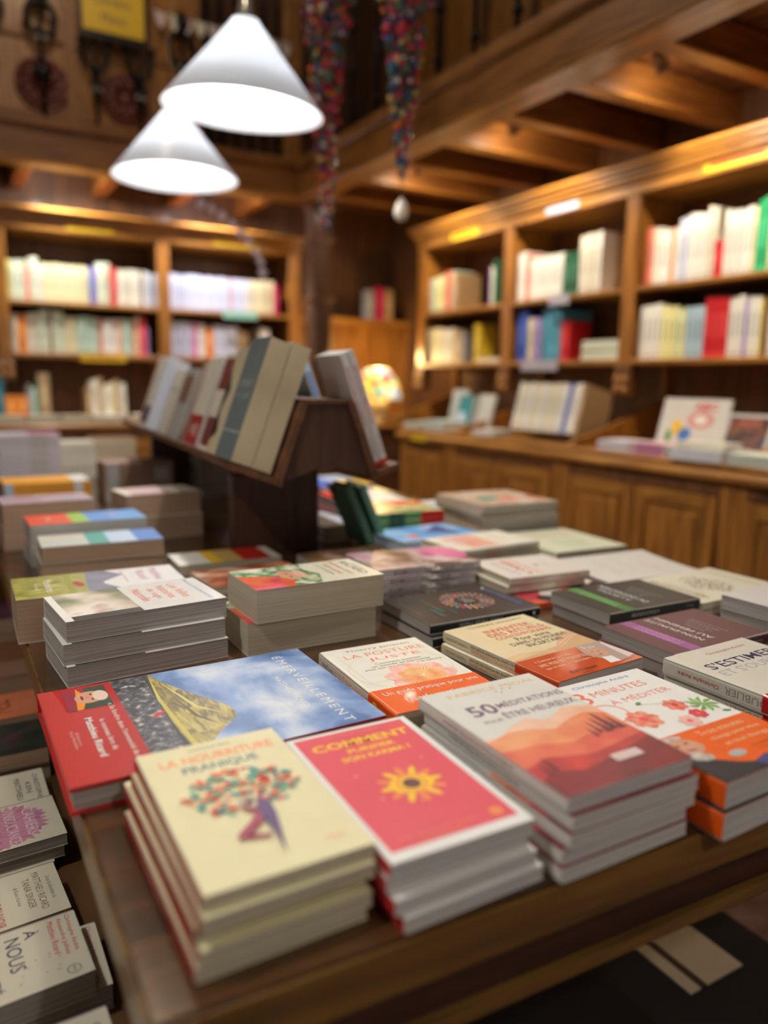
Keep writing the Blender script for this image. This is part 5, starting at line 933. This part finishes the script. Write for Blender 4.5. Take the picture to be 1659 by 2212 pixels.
for x, z, lb_ in ((.53, 1.79, 'round carved mahogany rosette left on the gallery panel'), (.92, 1.79, 'round carved mahogany rosette under the yellow sign')):
    m = MB()
    for a in range(10): q = a * PI / 5; m.tube([(math.cos(q) * .03, 0, math.sin(q) * .03), (math.cos(q + .5) * .075, -.008, math.sin(q + .5) * .075), (math.cos(q + .9) * .105, 0, math.sin(q + .9) * .105), (math.cos(q + 1.3) * .085, 0, math.sin(q + 1.3) * .085)], [.014, .016, .014, .008], CARV, 6)
    m.tube([(math.cos(a * PI / 12) * .115, 0, math.sin(a * PI / 12) * .115) for a in range(25)], .010, CARV, 6).sphere((0, -.005, 0), .03, CARV, 8, (1, .5, 1))
    o = m.build('carved_rosette'); o.location = (x, 4.300, Z(z)); tag(o, lb_, 'carving', 'carved rosettes on the gallery panel')
r = empty('gallery_sign', (.855, 4.19, Z(2.045))); tag(r, 'yellow notice with dark lettering hung on the gallery railing', 'sign')
MB().box((-.145, 0, 0), (.145, .006, .34), SY).build('board', r)
for wd_ in (('et', .5, .66, .12, DGREY), ('Lumière', .5, .42, .13, DGREY, .56), ('Matin', .5, .19, .12, DGREY, .40)):
    m = MB(); Print().t(*wd_).lay(m, .29, .34, lambda x, y, e: (x - .145, -e - .0004, y)); m.build('lettering', r)
MB().box((-.16, .007, -.03), (.16, .012, .36), BLACK).build('backing', r)
# pale paper banner along the gallery rail
m = MB(); PAP = mat('banner_paper', srgb(214, 204, 186), .7)
for k in range(11): x = 1.06 + k * .068; m.prism([(x, 2.17), (x + .06, 2.155), (x + .05, 2.11), (x + .032, 2.085), (x + .01, 2.115)], 4.226, 4.230, PAP if k % 2 else mat('banner_pink', srgb(200, 180, 176), .7), ('x', 'z', 'y'))
m.tube([(1.05, 4.228, Z(1.42) * 0 + 2.17), (1.82, 4.228, 2.15)], .003, IRON)
for i, v in enumerate(m.v): m.v[i] = (v[0], v[1], v[2] + .76 + .05)
o = m.build('paper_bunting'); tag(o, 'pale paper bunting along the gallery railing above the large pendant', 'bunting')
# bead strands
BC = [mat('bead_%d' % k, srgb(*c), .18) for k, c in enumerate([(190, 30, 80), (120, 40, 100), (30, 90, 80), (220, 110, 30), (200, 50, 50), (40, 100, 150), (90, 50, 90), (60, 120, 90), (220, 180, 110), (220, 220, 214)])]
def strand(x, y, zt, zb, wt, wb, n, label, seed, drop=False):
    rnd = random.Random(seed); r = empty('bead_garland', (x, y, zt)); tag(r, label, 'garland'); m = MB(); H = zt - zb
    for k in range(n):
        t = rnd.random() ** 1.25; ww = wt + (wb - wt) * (t ** .7); z = -H * t; a = rnd.uniform(0, 6.28); q = ww * math.sqrt(rnd.random())
        s = rnd.uniform(.011, .020); m.add([(s, 0, 0), (-s, 0, 0), (0, s, 0), (0, -s, 0), (0, 0, s * .8), (0, 0, -s * .8)], [(0, 2, 4), (2, 1, 4), (1, 3, 4), (3, 0, 4), (2, 0, 5), (1, 2, 5), (3, 1, 5), (0, 3, 5)], BC[int(rnd.random() ** 1.3 * 10) % 10], Matrix.Translation((q * math.cos(a), q * math.sin(a), z)) @ Euler((rnd.uniform(0, 3), rnd.uniform(0, 3), 0)).to_matrix().to_4x4(), True)
    tag(m.build('beads', r), kind='stuff')
    m = MB()
    for k in range(8): a = k * .785; m.tube([(wt * .6 * math.cos(a), wt * .6 * math.sin(a), .0), (wt * .4 * math.cos(a), wt * .4 * math.sin(a), -H * .5), (0, 0, -H)], .0012, DGREY, 4)
    m.tube([(0, 0, 0), (0, 0, .9)], .002, DGREY, 4); m.build('threads', r)
    if drop: MB().tube([(0, 0, -H), (0, 0, -H - .07)], .002, DGREY, 4).lathe([(.001, 0), (.012, .002), (.022, .015), (.026, .034), (.018, .058), (.008, .072), (.001, .08)], mat('drop_white', srgb(226, 214, 200), .3), 16, Matrix.Translation((0, 0, -H - .145))).build('end_drop', r)
strand(1.44, 3.02, Z(2.05), Z(1.02), .14, .012, 620, 'long colourful bead garland hanging left, beside the pendant shade', 4)
strand(1.42, 2.38, Z(1.80), Z(1.09), .135, .008, 520, 'colourful bead garland ending in a white drop, before the right beam', 5, True)
# white paper tags on a drooping thread
r = empty('tag_string', (1.5, 4.29, Z(1.2))); tag(r, 'drooping thread of white paper tags below the gallery beam', 'garland')
pt_ = [(1.30, 1.345), (1.36, 1.322), (1.42, 1.292), (1.475, 1.255), (1.525, 1.215), (1.57, 1.17), (1.61, 1.12), (1.635, 1.07), (1.65, 1.01)]
m = MB().tube([(x - 1.5, 0, z - 1.2) for x, z in [(1.2, 1.4155)] + pt_ + [(1.948, .97)]], .0015, DGREY, 4); m.build('thread', r)
for k, (x, z) in enumerate(pt_): q = MB().box((-.022, -.001, -.035), (.022, .001, .006), mat('tag_white', srgb(206, 200, 222), .6)).build('paper_tag', r); q.location = (x - 1.5, -.003 - k * .001, z - 1.2); q.rotation_euler = (0, .5 + .15 * (k % 3), .3 * (k % 2))
# small chrome knobs of the spotlight track
for k, (x, y) in enumerate(((2.53, 1.96), (2.53, 2.76), (2.52, 3.55))):
    o = MB().sphere((0, 0, -.018), .016, STEEL, 10).tube([(0, 0, -.004), (0, 0, 0)], .02, STEEL, 12).build('cable_fixing'); o.location = (x, y, zc); tag(o, 'round chrome cable fixing on the ceiling boards, %s' % ['nearest bay', 'middle bay', 'far bay'][k], 'fixing')
    o = MB().tube([(2.27, y + .03, zc - .012), (2.40, y + .02, zc - .006), (2.53, y, zc - .016), (2.9, y - .03, zc - .01)], .004, IRON, 6).build('cable'); tag(o, 'thin black cable running to the ceiling spotlight, %s' % ['nearest bay', 'middle bay', 'far bay'][k], 'cable')
